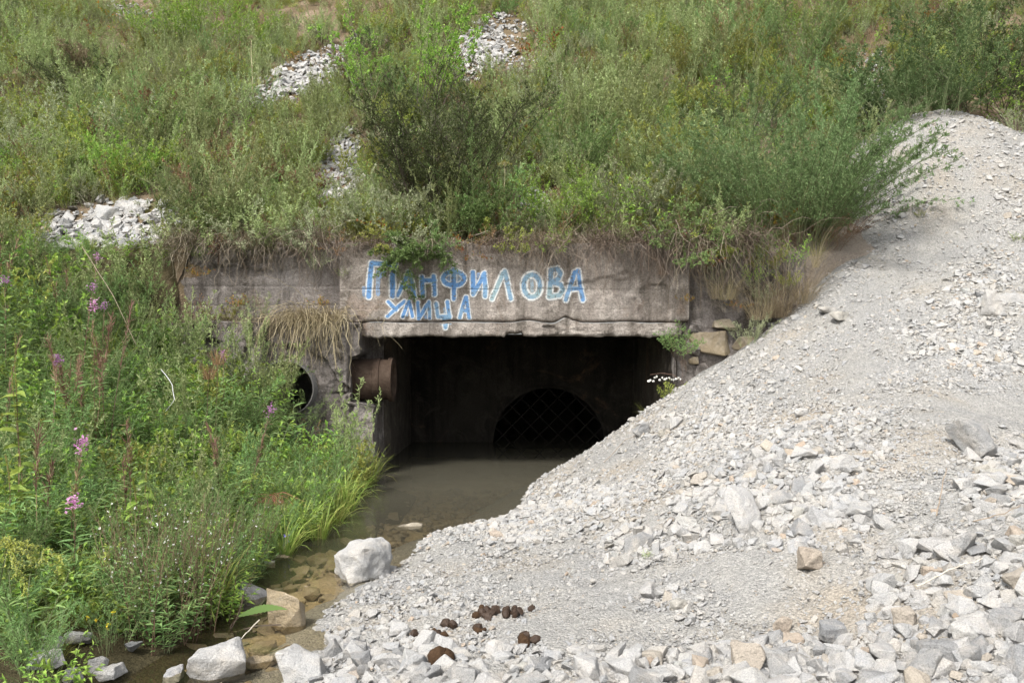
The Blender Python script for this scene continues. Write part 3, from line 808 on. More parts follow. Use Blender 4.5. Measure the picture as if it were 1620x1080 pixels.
# ------------------------------------------------------------------ stones
def rock(seed, dims, n=14, detail=0, mat=None, rough=.03, angle=14, box=.55):
    rng = R(seed)
    bm = bmesh.new()
    p = unit(rng.normal(0, 1, (n, 3)))
    p = np.sign(p) * np.abs(p) ** box                      # towards a blocky, broken form
    p = p / np.abs(p).max() * (1 + rng.uniform(-.22, .05, (n, 1)))
    p = p * np.array(dims) * .5
    sh = rng.normal(0, .18, 2); p[:, 0] += p[:, 2] * sh[0]; p[:, 1] += p[:, 2] * sh[1]
    vs = [bm.verts.new(q) for q in p]
    r = bmesh.ops.convex_hull(bm, input=vs)
    bmesh.ops.delete(bm, geom=list({g for g in r['geom_interior'] + r['geom_unused'] if isinstance(g, bmesh.types.BMVert)}), context='VERTS')
    if detail >= 1:
        bmesh.ops.dissolve_limit(bm, angle_limit=math.radians(angle), verts=bm.verts[:], edges=bm.edges[:])
        bmesh.ops.bevel(bm, geom=bm.edges[:], offset=min(dims) * .022, segments=1, affect='EDGES', clamp_overlap=True)
        bmesh.ops.triangulate(bm, faces=bm.faces[:])
    if detail >= 2:
        for _ in range(6):
            mx = max(dims) / (16 if detail == 2 else 15)
            es = [e for e in bm.edges if e.calc_length() > mx]
            if not es: break
            bmesh.ops.subdivide_edges(bm, edges=es, cuts=1)
            bmesh.ops.triangulate(bm, faces=[f for f in bm.faces if len(f.verts) > 3])
        bm.normal_update()
        o = Vector((seed * 1.7, seed * .3, 0)); s = max(dims)
        for v in bm.verts:
            q = v.co / s
            d = mnoise.fractal(q * 2.4 + o, .9, 2.1, 4) * .8 - abs(mnoise.noise(q * 3.5 + o)) * .9 + .5 * (mnoise.voronoi(q * 4.5 + o)[0][0] - .3)
            st = math.floor((q.dot(Vector((.3, .5, .8))) + .15 * mnoise.noise(q * 2 + o)) * 9)
            d += .35 * mnoise.noise(Vector((st * 3.7 + seed, 0, 0)))      # layered breaks
            v.co += v.normal * d * rough * s
    me = bpy.data.meshes.new("stone"); bm.to_mesh(me); bm.free()
    for f in me.polygons: f.use_smooth = detail == 2
    me.materials.append(mat or M_STONE)
    if detail >= 2:
        try: me.set_sharp_from_angle(angle=math.radians(38))
        except Exception: pass
    return me

def shape_dims(rng):
    a = 1.0; b = rng.uniform(.6, .92); c = rng.uniform(.32, .68)
    return (a, b, c)
rr = R(5)
SMALL = [rock(100 + i, shape_dims(rr), int(rr.integers(10, 15)), 0) for i in range(22)]
MID = [rock(200 + i, shape_dims(rr), int(rr.integers(11, 17)), 1) for i in range(22)]
BIGS = [rock(300 + i, (1.0, rr.uniform(.6, .95), rr.uniform(.45, .85)), int(rr.integers(11, 17)), 2, rough=.014) for i in range(16)]

def slope_normal(fn, x, y, e=.12):
    gx_ = (fn(x + e, y) - fn(x - e, y)) / (2 * e); gy_ = (fn(x, y + e) - fn(x, y - e)) / (2 * e)
    return unit(np.stack([-gx_, -gy_, np.ones_like(gx_)], -1))

def rot_from(nrm, spin, tilt, rng):
    q = Vector((0, 0, 1)).rotation_difference(Vector(nrm))
    return (q @ Euler((tilt[0], tilt[1], spin)).to_quaternion()).to_euler()

# --- how big and how thick the stones lie, over the gravel slope
def zone(x, y):
    z = Gz(x, y)
    px = x / np.maximum(y, .1) * F + CX; py = HY - (z - CAMZ) / np.maximum(y, .1) * F
    def blob(cx, cy, rx, ry, rot=0.0):
        c, s = math.cos(rot), math.sin(rot); dx, dy = px - cx, py - cy
        u = (dx * c + dy * s) / rx; v = (-dx * s + dy * c) / ry
        return np.exp(-(u * u + v * v))
    n = fbm(x * 1.1, y * 1.1, 201, 3) * .5
    coarse = np.maximum.reduce([blob(1560, 960, 240, 130), blob(1300, 1060, 330, 60), blob(1250, 790, 190, 85, .1), blob(1020, 1060, 300, 45), blob(640, 1055, 170, 60),
                                blob(1600, 760, 90, 90), blob(1010, 860, 150, 40), blob(1080, 950, 75, 45), blob(1560, 560, 60, 60), blob(930, 790, 60, 30), blob(860, 1040, 200, 40)])
    talus = np.maximum.reduce([blob(1150, 690, 240, 90, -.45), blob(1500, 500, 170, 110, -.6), blob(1420, 330, 90, 150, .6), blob(1580, 330, 90, 110), blob(780, 850, 150, 60, -.3), blob(700, 960, 110, 60), blob(1390, 720, 130, 80)])
    sandy = np.maximum.reduce([blob(860, 890, 130, 40, -.3), blob(1180, 935, 120, 55), blob(1300, 930, 80, 60), blob(880, 990, 210, 55), blob(1540, 640, 150, 80), blob(1470, 720, 60, 90), blob(700, 890, 100, 50), blob(1430, 450, 100, 70, -.5), blob(1440, 260, 30, 60), blob(1490, 390, 50, 110, .5), blob(1350, 590, 110, 35, -.6), blob(1130, 720, 120, 26, -.5), blob(1250, 640, 80, 40, -.5), blob(1000, 735, 90, 40)])
    return coarse + n * .35, talus + n * .35, sandy, px, py

def scatter_stones(seed, n, lo, hi, zone_w, ys, xlim=(-1.5, 8.8)):
    rng = R(seed)
    y = ys[0] + (ys[1] - ys[0]) * rng.random(n); 
    hw_ = np.minimum(.75 * y + .8, 9)
    x = np.maximum(-.75 * y - .4, xlim[0]) + rng.random(n) * (np.minimum(hw_, xlim[1]) - np.maximum(-.75 * y - .4, xlim[0]))
    z = Gz(x, y); ok = (z > .0) & (z > Hz(x, y) - .02) & ~((y > 9.85) & (x < 3.0) & (z > 1.75))
    ok &= ~((y > 9.75) & (x > 2.05) & (x < 3.2)) & (z < 5.6)
    c, t, s, px, py = zone(x, y)
    w = np.clip(zone_w[0] * c + zone_w[1] * t + zone_w[2] - zone_w[3] * 1.5 * s, 0, 1)
    ok &= rng.random(n) < w
    x, y, z = x[ok], y[ok], z[ok]
    size = lo * (hi / lo) ** (rng.random(len(x)) ** 1.9)
    return rng, x, y, z, size

def instancer(name, pts, rots, scls, picks, protos, label, category, kind='stuff'):
    """one object of kind stuff: many small copies of the given meshes on a cloud of points"""
    me = bpy.data.meshes.new(name)
    me.vertices.add(len(pts)); me.vertices.foreach_set("co", np.asarray(pts, np.float32).ravel())
    for nm, typ, arr in (("rot", 'FLOAT_VECTOR', rots), ("scl", 'FLOAT_VECTOR', scls)):
        a = me.attributes.new(nm, typ, 'POINT'); a.data.foreach_set("vector", np.asarray(arr, np.float32).ravel())
    a = me.attributes.new("pick", 'INT', 'POINT'); a.data.foreach_set("value", np.asarray(picks, np.int32))
    ng = bpy.data.node_groups.new(name, 'GeometryNodeTree')
    ng.interface.new_socket("Geometry", in_out='INPUT', socket_type='NodeSocketGeometry')
    ng.interface.new_socket("Geometry", in_out='OUTPUT', socket_type='NodeSocketGeometry')
    gi = ng.nodes.new("NodeGroupInput"); go = ng.nodes.new("NodeGroupOutput")
    iop = ng.nodes.new("GeometryNodeInstanceOnPoints"); iop.inputs['Pick Instance'].default_value = True
    jn = ng.nodes.new("GeometryNodeJoinGeometry")
    for i, pm in enumerate(protos):
        po = bpy.data.objects.new(name + "_form", pm)
        oi = ng.nodes.new("GeometryNodeObjectInfo"); oi.inputs['Object'].default_value = po
        g2i = ng.nodes.new("GeometryNodeGeometryToInstance")
        ng.links.new(oi.outputs['Geometry'], g2i.inputs[0]); ng.links.new(g2i.outputs[0], jn.inputs[0])
    def attr(nm, typ):
        n = ng.nodes.new("GeometryNodeInputNamedAttribute"); n.data_type = typ; n.inputs['Name'].default_value = nm
        return n.outputs['Attribute']
    mp = ng.nodes.new("GeometryNodeMeshToPoints")
    ng.links.new(gi.outputs[0], mp.inputs[0]); ng.links.new(mp.outputs[0], iop.inputs['Points'])
    ng.links.new(jn.outputs[0], iop.inputs['Instance'])
    ng.links.new(attr("pick", 'INT'), iop.inputs['Instance Index'])
    e2r = ng.nodes.new("FunctionNodeEulerToRotation"); ng.links.new(attr("rot", 'FLOAT_VECTOR'), e2r.inputs[0])
    ng.links.new(e2r.outputs[0], iop.inputs['Rotation']); ng.links.new(attr("scl", 'FLOAT_VECTOR'), iop.inputs['Scale'])
    ng.links.new(iop.outputs[0], go.inputs[0])
    o = link(name, me, kind=kind, label=label, category=category)
    md = o.modifiers.new("scatter", 'NODES'); md.node_group = ng
    return o

def place_cloud(rng, fn, x, y, z, size, nproto, sink=.12, flat=.35):
    nm = slope_normal(fn, x, y)
    n = len(x); rots = np.empty((n, 3))
    sp = rng.uniform(0, 6.283, n); tl = rng.normal(0, flat, (n, 2))
    for i in range(n):
        rots[i] = rot_from(nm[i], sp[i], tl[i], rng)
    pts = np.stack([x, y, z], 1) + nm * (size * (.17 - sink))[:, None]
    sc = size[:, None] * np.array([1, 1, 1]) * rng.uniform(.85, 1.15, (n, 3))
    return pts, rots, sc, rng.integers(0, nproto, n)

# candidates, near and far, sorted by how large they show
sets = []
for seed, n, lo, hi, zw, ys in ((1, 6500, .06, .19, (1.2, .05, -.22, .6), (2.6, 6.2)), (2, 12000, .03, .10, (.9, .45, -.05, .5), (2.6, 7.5)),
                                (3, 22000, .035, .12, (.9, .7, .0, .6), (5.5, 13)), (4, 52000, .016, .05, (.7, .8, .25, .30), (2.6, 7.5)), (6, 70000, .02, .055, (.7, .9, .32, .40), (6, 13.2)),
                                (7, 42000, .010, .022, (.5, .6, .45, .15), (2.6, 5.5))):
    rng, x, y, z, s = scatter_stones(seed, n, lo, hi, zw, ys)
    sets.append(np.stack([x, y, z, s], 1))
A = np.concatenate(sets)
lift = np.where(A[:, 3] > .03, .2 * A[:, 3], 0)
show = A[:, 3] / A[:, 1]
inframe = np.abs(A[:, 0] / A[:, 1]) < .66
py_ = HY - (A[:, 2] - CAMZ) / A[:, 1] * F
inframe &= (py_ < 1090)
order = np.argsort(-np.where(inframe, show, 0))
IND = order[:250]; REST = order[250:]
rng = R(77)
X, Y, Z, S = A[REST].T
pts, rots, sc, pk = place_cloud(rng, Gz, X, Y, Z + .0, S, len(SMALL) + len(MID), .06)
big = S > .045
pk = np.where(big, rng.integers(len(SMALL), len(SMALL) + len(MID), len(S)), pk % len(SMALL))
small = ~big
instancer("gravel", pts[small], rots[small], sc[small], pk[small], SMALL, "loose pale grey crushed gravel covering the slope right of the stream", "gravel")
instancer("rubble", pts[big], rots[big], sc[big], pk[big] - len(SMALL), MID, "broken pale grey stones lying thick over the gravel slope", "rubble")

def stone_zone(x, y):
    z = Gz(x, y); px = x / y * F + CX; py = HY - (z - CAMZ) / y * F
    if py > 900:
        return ("among the coarse stones at the bottom right corner" if px > 1330 else "on the flat gravel below the sandy path" if px > 950 else "beside the horse dung at the lower edge")
    if py > 700:
        return ("on the slope above the right-hand stones" if px > 1380 else "on the loose heap above the sandy path" if px > 1000 else "on the gravel tongue beside the water")
    return "high on the bare gravel slope"
TINTS = [("pale grey", M_STONE_W), ("mid grey", M_STONE_B), ("speckled grey", M_STONE), ("ochre brown", M_STONE_O)]
tinted = {}
def variant(me, mat):
    key = (me.name, mat.name)
    if key not in tinted:
        c = me.copy(); c.materials.clear(); c.materials.append(mat); tinted[key] = c
    return tinted[key]
for j, i in enumerate(IND):
    x, y, z, s = A[i]
    t = 3 if rng.random() < .075 else int(rng.choice(3, p=[.42, .2, .38]))
    word, mat = TINTS[t]
    base = BIGS[int(rng.integers(len(BIGS)))] if s / y > .013 else MID[int(rng.integers(len(MID)))]
    o = link("stone", variant(base, mat), category="stone", group="%s stones on the gravel slope" % word,
             label="%s angular stone %s" % (word, rel(x / y * F + CX, HY - (z - CAMZ) / y * F, LM_GRAVEL)))
    nm = slope_normal(Gz, np.array([x]), np.array([y]))[0]
    o.location = Vector((x, y, z)) + Vector(nm) * s * .10
    o.rotation_euler = rot_from(nm, rng.uniform(0, 6.28), rng.normal(0, .3, 2), rng)
    o.scale = (s, s * rng.uniform(.85, 1.1), s * rng.uniform(.85, 1.2))

# --- stones one would point at: (px, py of the foot, width in px, dims ratio, material, rotation, label, name)
def hero(px, py, wpx, dims, mat, rz, label, seed, fn=None, y=None, name="stone", sink=.22, tilt=(0, 0), cat="stone", det=3, rough=.036, n=17):
    fn = fn or Gz
    if y is None:
        h = ray_hit(fn, px, py, 2.2, 24); 
        if h is None: return None
        x, y, z = h
    else:
        x = (px - CX) / F * y; z = float(fn(np.array(x), np.array(y)))
    w = wpx / F * y / max(dims[0], dims[1])
    d = tuple(w * q for q in dims)
    o = link(name, rock(seed, d, n, det, mat, rough=rough), label=label, category=cat)
    o.location = (x, y + d[1] * .3, z + d[2] * (.5 - sink))
    o.rotation_euler = (tilt[0], tilt[1], rz)
    return o
zero = lambda x, y: 0 * np.asarray(x) - .03
hero(575, 925, 95, (1, .8, .82), M_STONE_W, .5, "big white boulder at the edge of the stream", 901, zero, name="boulder", cat="boulder", sink=.12, tilt=(.1, -.15), rough=.065, n=22)
hero(545, 915, 42, (1, .8, .6), M_STONE_W, .2, "pale lump tucked behind the big white boulder in the water", 902, zero)
hero(612, 915, 40, (1, .9, .5), M_STONE, 1.2, "flat grey stone wedged under the right side of the big white boulder", 903, zero)
hero(450, 1000, 70, (.8, .7, 1.0), M_STONE_T, .3, "tall pointed tan rock standing in the shallow stream", 904, zero, name="rock", cat="rock", sink=.15, tilt=(.2, .25))
hero(385, 955, 66, (1, .8, .62), M_STONE_B, -.3, "grey slanting rock at the left edge of the stream below the plants", 905, zero, name="rock", cat="rock", sink=.2, tilt=(.25, .1))
hero(648, 838, 54, (1, .35, .28), M_STONE_T, .1, "long brown stone lying alone in the murky water before the opening", 906, zero, sink=.28)
hero(340, 1085, 105, (1, .8, .65), M_STONE_W, .25, "white block with a sharp crest at the bottom edge left of centre", 907, zero, name="rock", cat="rock", sink=.1)
hero(470, 1092, 98, (1, .75, .72), M_STONE_W, -.2, "pale bluish block at the bottom edge beside the stream outlet", 908, zero, name="rock", cat="rock", sink=.1)
hero(405, 1058, 60, (1, .8, .45), M_STONE_T, .5, "smooth tan stone in shallow water behind the bottom blocks", 909, zero)
hero(533, 1055, 34, (1, .8, .9), M_STONE_W, .8, "small white cube-like stone above the pale bluish block", 910, zero)
hero(560, 1040, 50, (1, .7, .6), M_STONE_B, .1, "grey stone with a white vein at the water's right edge", 911)
hero(600, 1052, 44, (1, .7, .55), M_STONE_W, -.5, "white flat-faced stone right of the grey veined one", 912)
hero(445, 888, 40, (1, .5, .35), M_STONE_T, .1, "low wet stone at the stream's left margin under blue flowers", 913, zero)
hero(425, 898, 22, (1, .7, .6), M_STONE_O, .4, "small pinkish stone next to the low wet one", 914, zero)
hero(1180, 838, 62, (.75, .6, 1.1), M_STONE_W, -.25, "upright white stone with a grey left face in the middle of the slope", 915, tilt=(-.25, .2), sink=.2)
hero(1282, 908, 46, (1, .8, 1.0), M_STONE_O, .3, "ochre lump standing alone on the sandy path", 916, sink=.12)
hero(1078, 968, 42, (1, .75, .6), M_STONE_O, .5, "cream rounded stone on the flat gravel below the slope", 917)
hero(1240, 1002, 30, (.9, .7, 1.0), M_STONE_O, .1, "orange-cream block on top of the lower stone band", 918)
hero(1258, 1022, 40, (1, .6, .5), M_STONE_O, -.4, "flat orange stone just under the orange-cream block", 919)
hero(1190, 1075, 60, (.8, .7, 1.0), M_STONE_O, .4, "tall cream stone with a brown foot at the bottom edge", 920)
hero(1325, 1020, 56, (1, .8, .7), M_STONE_B, .3, "bluish grey block at the left end of the coarse stones", 921)
hero(1505, 1055, 125, (1, .42, .42), M_STONE_B, -.45, "longest grey slab lying slanted in the bottom right corner", 922, sink=.3)
hero(1493, 876, 76, (1, .5, .36), M_STONE, .0, "long flat pale stone lying across the coarse rubble", 923, sink=.2)
hero(1447, 905, 16, (1, .8, .8), M_DUNG2, .3, "crumbly brown lump between the coarse stones", 924, det=2, name="dung", cat="dung")
hero(1480, 920, 38, (1, .85, .8), M_STONE_O, .5, "cream rounded stone under the brown lump", 925)
hero(1438, 1000, 42, (.8, .7, 1.0), M_STONE_O, -.2, "ochre pear-shaped stone near the centre of the coarse stones", 926)
hero(1600, 1000, 70, (1, .7, .7), M_STONE_B, .6, "greenish grey block at the right edge of the coarse stones", 927)
hero(1550, 722, 62, (.75, .6, 1.0), M_STONE_B, .5, "large grey leaning slab at the right edge of the sandy run", 928, tilt=(-.5, .2), sink=.25)
hero(1587, 760, 52, (1, .6, .42), M_STONE_O, .05, "brown oblong stone at the right edge below the leaning slab", 929, sink=.2)
hero(1530, 778, 46, (1, .8, .55), M_STONE_W, .3, "white angular stone left of the brown oblong one", 930)
hero(1015, 690, 36, (1, .7, .85), M_STONE_B, .4, "dark grey block on the crest of the gravel before the opening", 931)
hero(1052, 690, 22, (1, .8, .8), M_STONE_O, .2, "reddish stone next to the dark block on the crest", 932)
hero(1070, 676, 26, (1, .8, .9), M_STONE_W, .8, "white stone right of the reddish one on the crest", 933)
hero(1325, 825, 40, (1, .8, .5), M_STONE_W, .2, "white five-sided stone at the upper rim of the sandy path", 934)
hero(1330, 508, 44, (1, .6, .5), M_STONE_O, .6, "brown flat stone at the upper left rim of the gravel slope", 935)
hero(1312, 498, 36, (1, .7, .5), M_STONE, .2, "cream stone beside the brown flat one at the slope's rim", 936)
hero(1372, 425, 26, (1, .6, .35), M_STONE_B, .2, "thin grey plate under the clay bank", 937)
hero(1575, 500, 40, (.7, .5, 1.0), M_STONE, .3, "leaning grey plate high at the right side of the slope", 938, tilt=(-.6, 0))
hero(1555, 470, 36, (1, .6, .35), M_STONE_B, .4, "dark flat plate above the leaning grey one", 939)
hero(1605, 480, 44, (1, .7, .5), M_STONE, .1, "pale block at the right edge high on the slope", 940)
hero(1495, 520, 30, (1, .5, .3), M_STONE_W, .1, "white flat sliver on the bare upper slope", 941)
hero(1270, 660, 26, (1, .7, .7), M_STONE_W, .4, "white lump on the smooth flank above the heap", 942)
hero(1225, 690, 14, (1, .8, .6), M_STONE_O, .4, "small orange stone on the talus flank", 943, det=2)
# left foot of the bank
for k, (px, py, w, dm, m, lb) in enumerate([
    (70, 1040, 44, (1, .8, .7), M_STONE_W, "white stone half hidden in grass at the lower left"),
    (120, 1028, 44, (1, .6, .6), M_STONE_W, "white slanting stone right of the half-hidden one at the lower left"),
    (65, 1068, 58, (1, .8, .55), M_STONE, "broad pale stone at the bottom left corner"),
    (150, 1066, 32, (1, .8, .8), M_STONE_B, "grey stone between the yellow flowers and the bottom edge"),
    (205, 1040, 40, (1, .7, .5), M_STONE_B, "flat grey stone below the white-flowered willowherb"),
    (170, 1082, 52, (1, .7, .5), M_STONE_W, "white wedge at the bottom edge left of the willowherb"),
    (270, 1082, 54, (1, .6, .4), M_STONE, "low grey stone under the willowherb stems at the bottom edge"),
    (110, 1084, 60, (1, .5, .3), M_STONE_B, "dark flat slab at the bottom edge on the left")]):
    hero(px, py, w, dm, m, .3 * k, lb, 950 + k, lambda x, y: Bz(x, y) + .0, det=2, sink=.02)
# white boulders above the left end of the wall, and loose ones on the hill
for k, (px, py, w, dm, m, lb) in enumerate([
    (168, 352, 56, (1, .8, .65), M_STONE_W, "rounded white boulder left of the boulder heap above the wall"),
    (205, 340, 56, (1, .7, .55), M_STONE_W, "largest white slab on top of the boulder heap above the wall"),
    (240, 356, 44, (1, .8, .5), M_STONE_W, "white boulder at the right of the heap above the wall"),
    (262, 330, 40, (1, .6, .5), M_STONE_W, "white boulder at the upper right of the heap under grasses"),
    (150, 372, 30, (1, .8, .6), M_STONE_B, "small grey boulder below the rounded white one"),
    (95, 368, 44, (1, .6, .4), M_STONE_W, "flat white boulder at the left end of the heap"),
    (205, 395, 44, (1, .8, .6), M_STONE_B, "bluish grey boulder at the foot of the heap near the wall"),
    (110, 395, 50, (1, .7, .5), M_STONE, "pale boulder at the lower left of the heap"),
    (250, 385, 40, (1, .7, .5), M_STONE_W, "white boulder beside the broken top of the wall"),
    (392, 245, 28, (1, .8, .7), M_STONE_W, "white boulder alone in the wormwood on the left hill"),
    (372, 258, 20, (1, .8, .6), M_STONE_W, "smaller white boulder left of the lone one on the hill"),
    (394, 160, 14, (1, .8, .8), M_STONE, "tiny pale boulder below the white scree band"),
    (408, 78, 14, (.8, .8, 1), M_STONE_B, "grey boulder above the white scree band")]):
    hero(px, py, w, dm, m, .5 * k, lb, 970 + k, lambda x, y: np.where(np.asarray(y) < 10.35, np.maximum(Bz(x, y), Hz(x, y) - .25), Hz(x, y)), det=2, name="boulder", cat="boulder")

# --- white scree patches on the hill
def hill_patch(name, seed, n, cx, cy, rx, ry, rot, lo, hi, label):
    rng = R(seed)
    pts_ = []
    while len(pts_) < n:
        u, v = rng.normal(0, .55, 2)
        if u * u + v * v > 1.2: continue
        c, s = math.cos(rot), math.sin(rot)
        h = ray_hit(Hz, cx + u * rx * c - v * ry * s, cy + u * rx * s + v * ry * c, 10.35, 26, 300)
        if h is None: n -= 1; continue
        pts_.append(h)
    P = np.array(pts_); size = lo * (hi / lo) ** (rng.random(len(P)) ** 1.6)
    p, r, s, k = place_cloud(rng, Hz, P[:, 0], P[:, 1], P[:, 2] + .02, size, len(MID), .05)
    return instancer(name, p, r, s, k, [variant(m, M_STONE_W if i % 3 else M_STONE_B) for i, m in enumerate(MID)], label, "scree")
PATCH = [("scree", 1, 800, 492, 118, 115, 30, -.42, .05, .24, "white scree band crossing the hill left of the green shrub"),
         ("scree", 2, 700, 765, 75, 75, 42, -.6, .05, .20, "white scree streak near the hill top right of the green shrub"),
         ("scree", 3, 150, 815, 100, 40, 30, .5, .04, .15, "sparse white scree beside the white-flowered bush"),
         ("scree", 4, 460, 535, 275, 38, 70, .15, .05, .20, "white scree chute between the wormwood and the dark shrub"),
         ("scree", 5, 200, 840, 322, 30, 22, .3, .04, .14, "grey scree pocket above the dry hanging grass"),
         ("scree", 6, 520, 165, 365, 140, 40, -.12, .06, .22, "white rubble filling the gaps of the boulder heap above the wall"),
         ("scree", 7, 260, 1375, 150, 40, 70, .2, .03, .12, "grey gravel run behind the tall feathery bush"),
         ("scree", 8, 120, 200, 22, 40, 20, .2, .05, .15, "pale stones on bare earth at the hill's top left")]
for p in PATCH: hill_patch(*p)

# --- cobbles under the shallow stream
rng = R(31); n = 2600
x = rng.uniform(-2.2, .6, n); y = 2.2 + 8 * rng.random(n) ** 1.3
z = -.07 - .18 * sstep(5.2, 9, y) + .02 * (1 - sstep(3.4, 4.8, y))
ok = (Gz(x, y) < .03); x, y, z = x[ok], y[ok], z[ok]
size = .03 * (5) ** (rng.random(len(x)) ** 1.7)
p, r, s, k = place_cloud(rng, lambda a, b: 0 * a, x, y, z, size, len(MID), .0, .2)
instancer("stream_pebbles", p, r, s, k, [variant(m, M_STONE_T) for m in MID], "brown wet pebbles on the bed of the shallow stream", "pebbles")

# --- rough masonry right of the opening
mw = thing("masonry_wall", (2.65, 10.0, 1.2), "rough stone and mortar wall right of the opening, half buried by gravel", "wall")
def mfn(U, W):
    return U - 2.65, .10 + .07 * fbm(U * 3, W * 3, 161, 4) + .03 * fbm(U * 11, W * 11, 163, 3) - .03 * sstep(1.75, 1.6, W), W - 1.2
mb = MB(); V, Q = sheet(np.linspace(2.06, 3.7, 90), np.linspace(0, 2.75, 110), mfn); mb.add(V, Q)
V, Q = sheet(np.linspace(2.06, 3.7, 30), [0, 1], lambda U, W: (U - 2.65, .12 + W * .8, 2.745 - 1.2 + .32 * W + 0 * U)); mb.add(V, Q)
V, Q = sheet([0, 1], np.linspace(0, 2.75, 30), lambda U, W: (2.06 - 2.65 + 0 * U, .1 + U * .4, W - 1.2)); mb.add(V, Q)
link("mortar_face", mb.mesh("mortar_face", [M_CONC_D], smooth=True), mw)
for k, (px, py, w, h) in enumerate([(1128, 545, 66, 42), (1098, 548, 26, 26), (1108, 590, 24, 30), (1100, 570, 18, 14), (1140, 588, 40, 22), (1165, 570, 34, 26), (1180, 545, 36, 30), (1120, 612, 30, 18), (1095, 610, 16, 20), (1160, 600, 26, 16), (1205, 530, 34, 28), (1100, 522, 26, 16), (1150, 512, 40, 20)]):
    X_, _, Z_ = pix(px, py, 10.0)
    me = rock(400 + k, (w / F * 10 * 1.1, .22, h / F * 10 * 1.15), 14, 2, M_CONC_D if k % 3 else M_STONE_T, rough=.03)
    o = link("stone", me, mw); o.location = (X_ - 2.65, .06, Z_ - 1.2); o.rotation_euler = (0, .15 * math.sin(k * 2.1), 0)

# --- horse dung on the gravel
def dung(px, py, n, spread, br, label, seed, dry=.3, extra=()):
    h = ray_hit(Gz, px, py, 2, 9); x, y, z = h
    t = thing("dung_pile", (x, y, z), label, "dung"); rng = R(seed)
    spots = []
    for k in range(n):
        for _ in range(60):
            q = rng.normal(0, spread * .5, 2) * [1.3, .8]
            if all(np.hypot(*(q - s)) > br * 1.0 for s in spots): break
        spots.append(q)
        r_ = br * rng.uniform(.75, 1.15)
        me = rock(700 + seed * 20 + k, (2.2 * r_, 1.95 * r_, 1.6 * r_), 40, 2, M_DUNG2 if rng.random() < dry else M_DUNG, rough=.032, angle=1, box=.95)
        for p in me.polygons: p.use_smooth = True
        o = link("dung_ball", me, t)
        zz = float(Gz(np.array(x + q[0]), np.array(y + q[1]))) - z
        o.location = (q[0], q[1], zz + r_ * .5); o.rotation_euler = tuple(rng.uniform(0, 6, 3))
    return t
dung(795, 972, 15, .115, .030, "largest heap of dark horse dung on the pale gravel", 1, .22)
dung(681, 1008, 7, .055, .030, "heap of brown horse dung at the left, above a cream stone", 2, .5)
dung(702, 990, 1, .01, .030, "single dark dung ball just behind the left heap", 3, 0)
dung(718, 993, 1, .01, .026, "single dark dung ball right of the left heap", 4, 0)
dung(763, 998, 3, .040, .024, "small brown dung clump in the middle of the dung heaps", 5, .6)
dung(837, 1020, 3, .035, .036, "two-ball dung clump at the right of the dung heaps", 6, .2)
dung(690, 1050, 2, .040, .050, "crumbled dung lump nearest the bottom edge", 7, .7)
# ------------------------------------------------------------------ plants
G = lambda *c: list(c)
L_WORM = leaf_mat("wormwood_leaf", [(.215, .265, .105), (.285, .335, .14), (.34, .385, .185), (.25, .305, .105)])
L_SILV = leaf_mat("silver_leaf", [(.26, .29, .17), (.34, .365, .225), (.40, .42, .27)])
L_FEATH = leaf_mat("feathery_leaf", [(0.116, 0.204, 0.064), (0.171, 0.270, 0.088), (0.220, 0.314, 0.110), (0.149, 0.242, 0.083)])
L_MIDG = leaf_mat("deep_green_leaf", [(.075, .120, .042), (.11, .16, .06), (.14, .19, .075), (.095, .14, .05)])
L_PLUME = leaf_mat("plume_leaf", [(.14, .25, .095), (.20, .33, .13), (.25, .37, .16), (.17, .29, .105)])
L_GREEN = leaf_mat("bright_leaf", [(0.156, 0.268, 0.046), (0.240, 0.365, 0.064), (0.332, 0.432, 0.091), (0.198, 0.318, 0.054)])
L_DARK = leaf_mat("dark_leaf", [(.062, .095, .032), (.10, .14, .05), (.14, .18, .068), (.08, .115, .04)])
L_YELL = leaf_mat("yellow_green_leaf", [(.22, .27, .06), (.29, .33, .08), (.37, .36, .09), (.24, .29, .065)])
L_BLADE = leaf_mat("grass_blade", [(0.160, 0.263, 0.047), (0.236, 0.341, 0.067), (0.320, 0.393, 0.091), (0.378, 0.367, 0.125)])
L_LANCE = leaf_mat("lance_leaf", [(0.114, 0.202, 0.059), (0.160, 0.254, 0.083), (0.218, 0.305, 0.100), (0.188, 0.263, 0.107)])
L_AUT = leaf_mat("autumn_leaf", [(.30, .17, .035), (.36, .10, .035), (.34, .24, .05), (.16, .19, .04), (.10, .16, .03)])
L_STRAW = leaf_mat("straw", [(.30, .25, .155), (.22, .175, .11), (.36, .30, .19), (.19, .145, .09)], trans=.2)
L_OLDGR = leaf_mat("old_grey_grass", [(.17, .13, .09), (.08, .055, .036), (.30, .25, .19), (.045, .032, .022), (.22, .18, .14), (.11, .075, .05)], trans=.15)
L_RUSTY = leaf_mat("rusty_seedhead", [(.22, .11, .06), (.28, .15, .085), (.17, .085, .05), (.25, .18, .10)], trans=.2)
L_PINKY = leaf_mat("pinkish_pods", [(.30, .17, .12), (.25, .13, .10), (.33, .23, .15), (.20, .17, .07)], trans=.2)
L_GOLD = leaf_mat("goldenrod_bloom", [(.36, .37, .08), (.46, .45, .11), (.30, .33, .08)])
L_MAG = leaf_mat("magenta_petal", [(.46, .20, .40), (.55, .32, .50), (.40, .15, .35)], trans=.4)
L_RED = leaf_mat("coral_seedhead", [(.55, .18, .15), (.60, .26, .21), (.48, .13, .11)], trans=.3)
L_WHITE = leaf_mat("white_petal", [(.62, .62, .56), (.7, .7, .66)], trans=.3)
L_BLUE = leaf_mat("blue_petal", [(.22, .22, .60), (.30, .27, .65)], trans=.4)
L_ORNG = leaf_mat("yellow_petal", [(.62, .45, .03), (.65, .50, .05)], trans=.3)
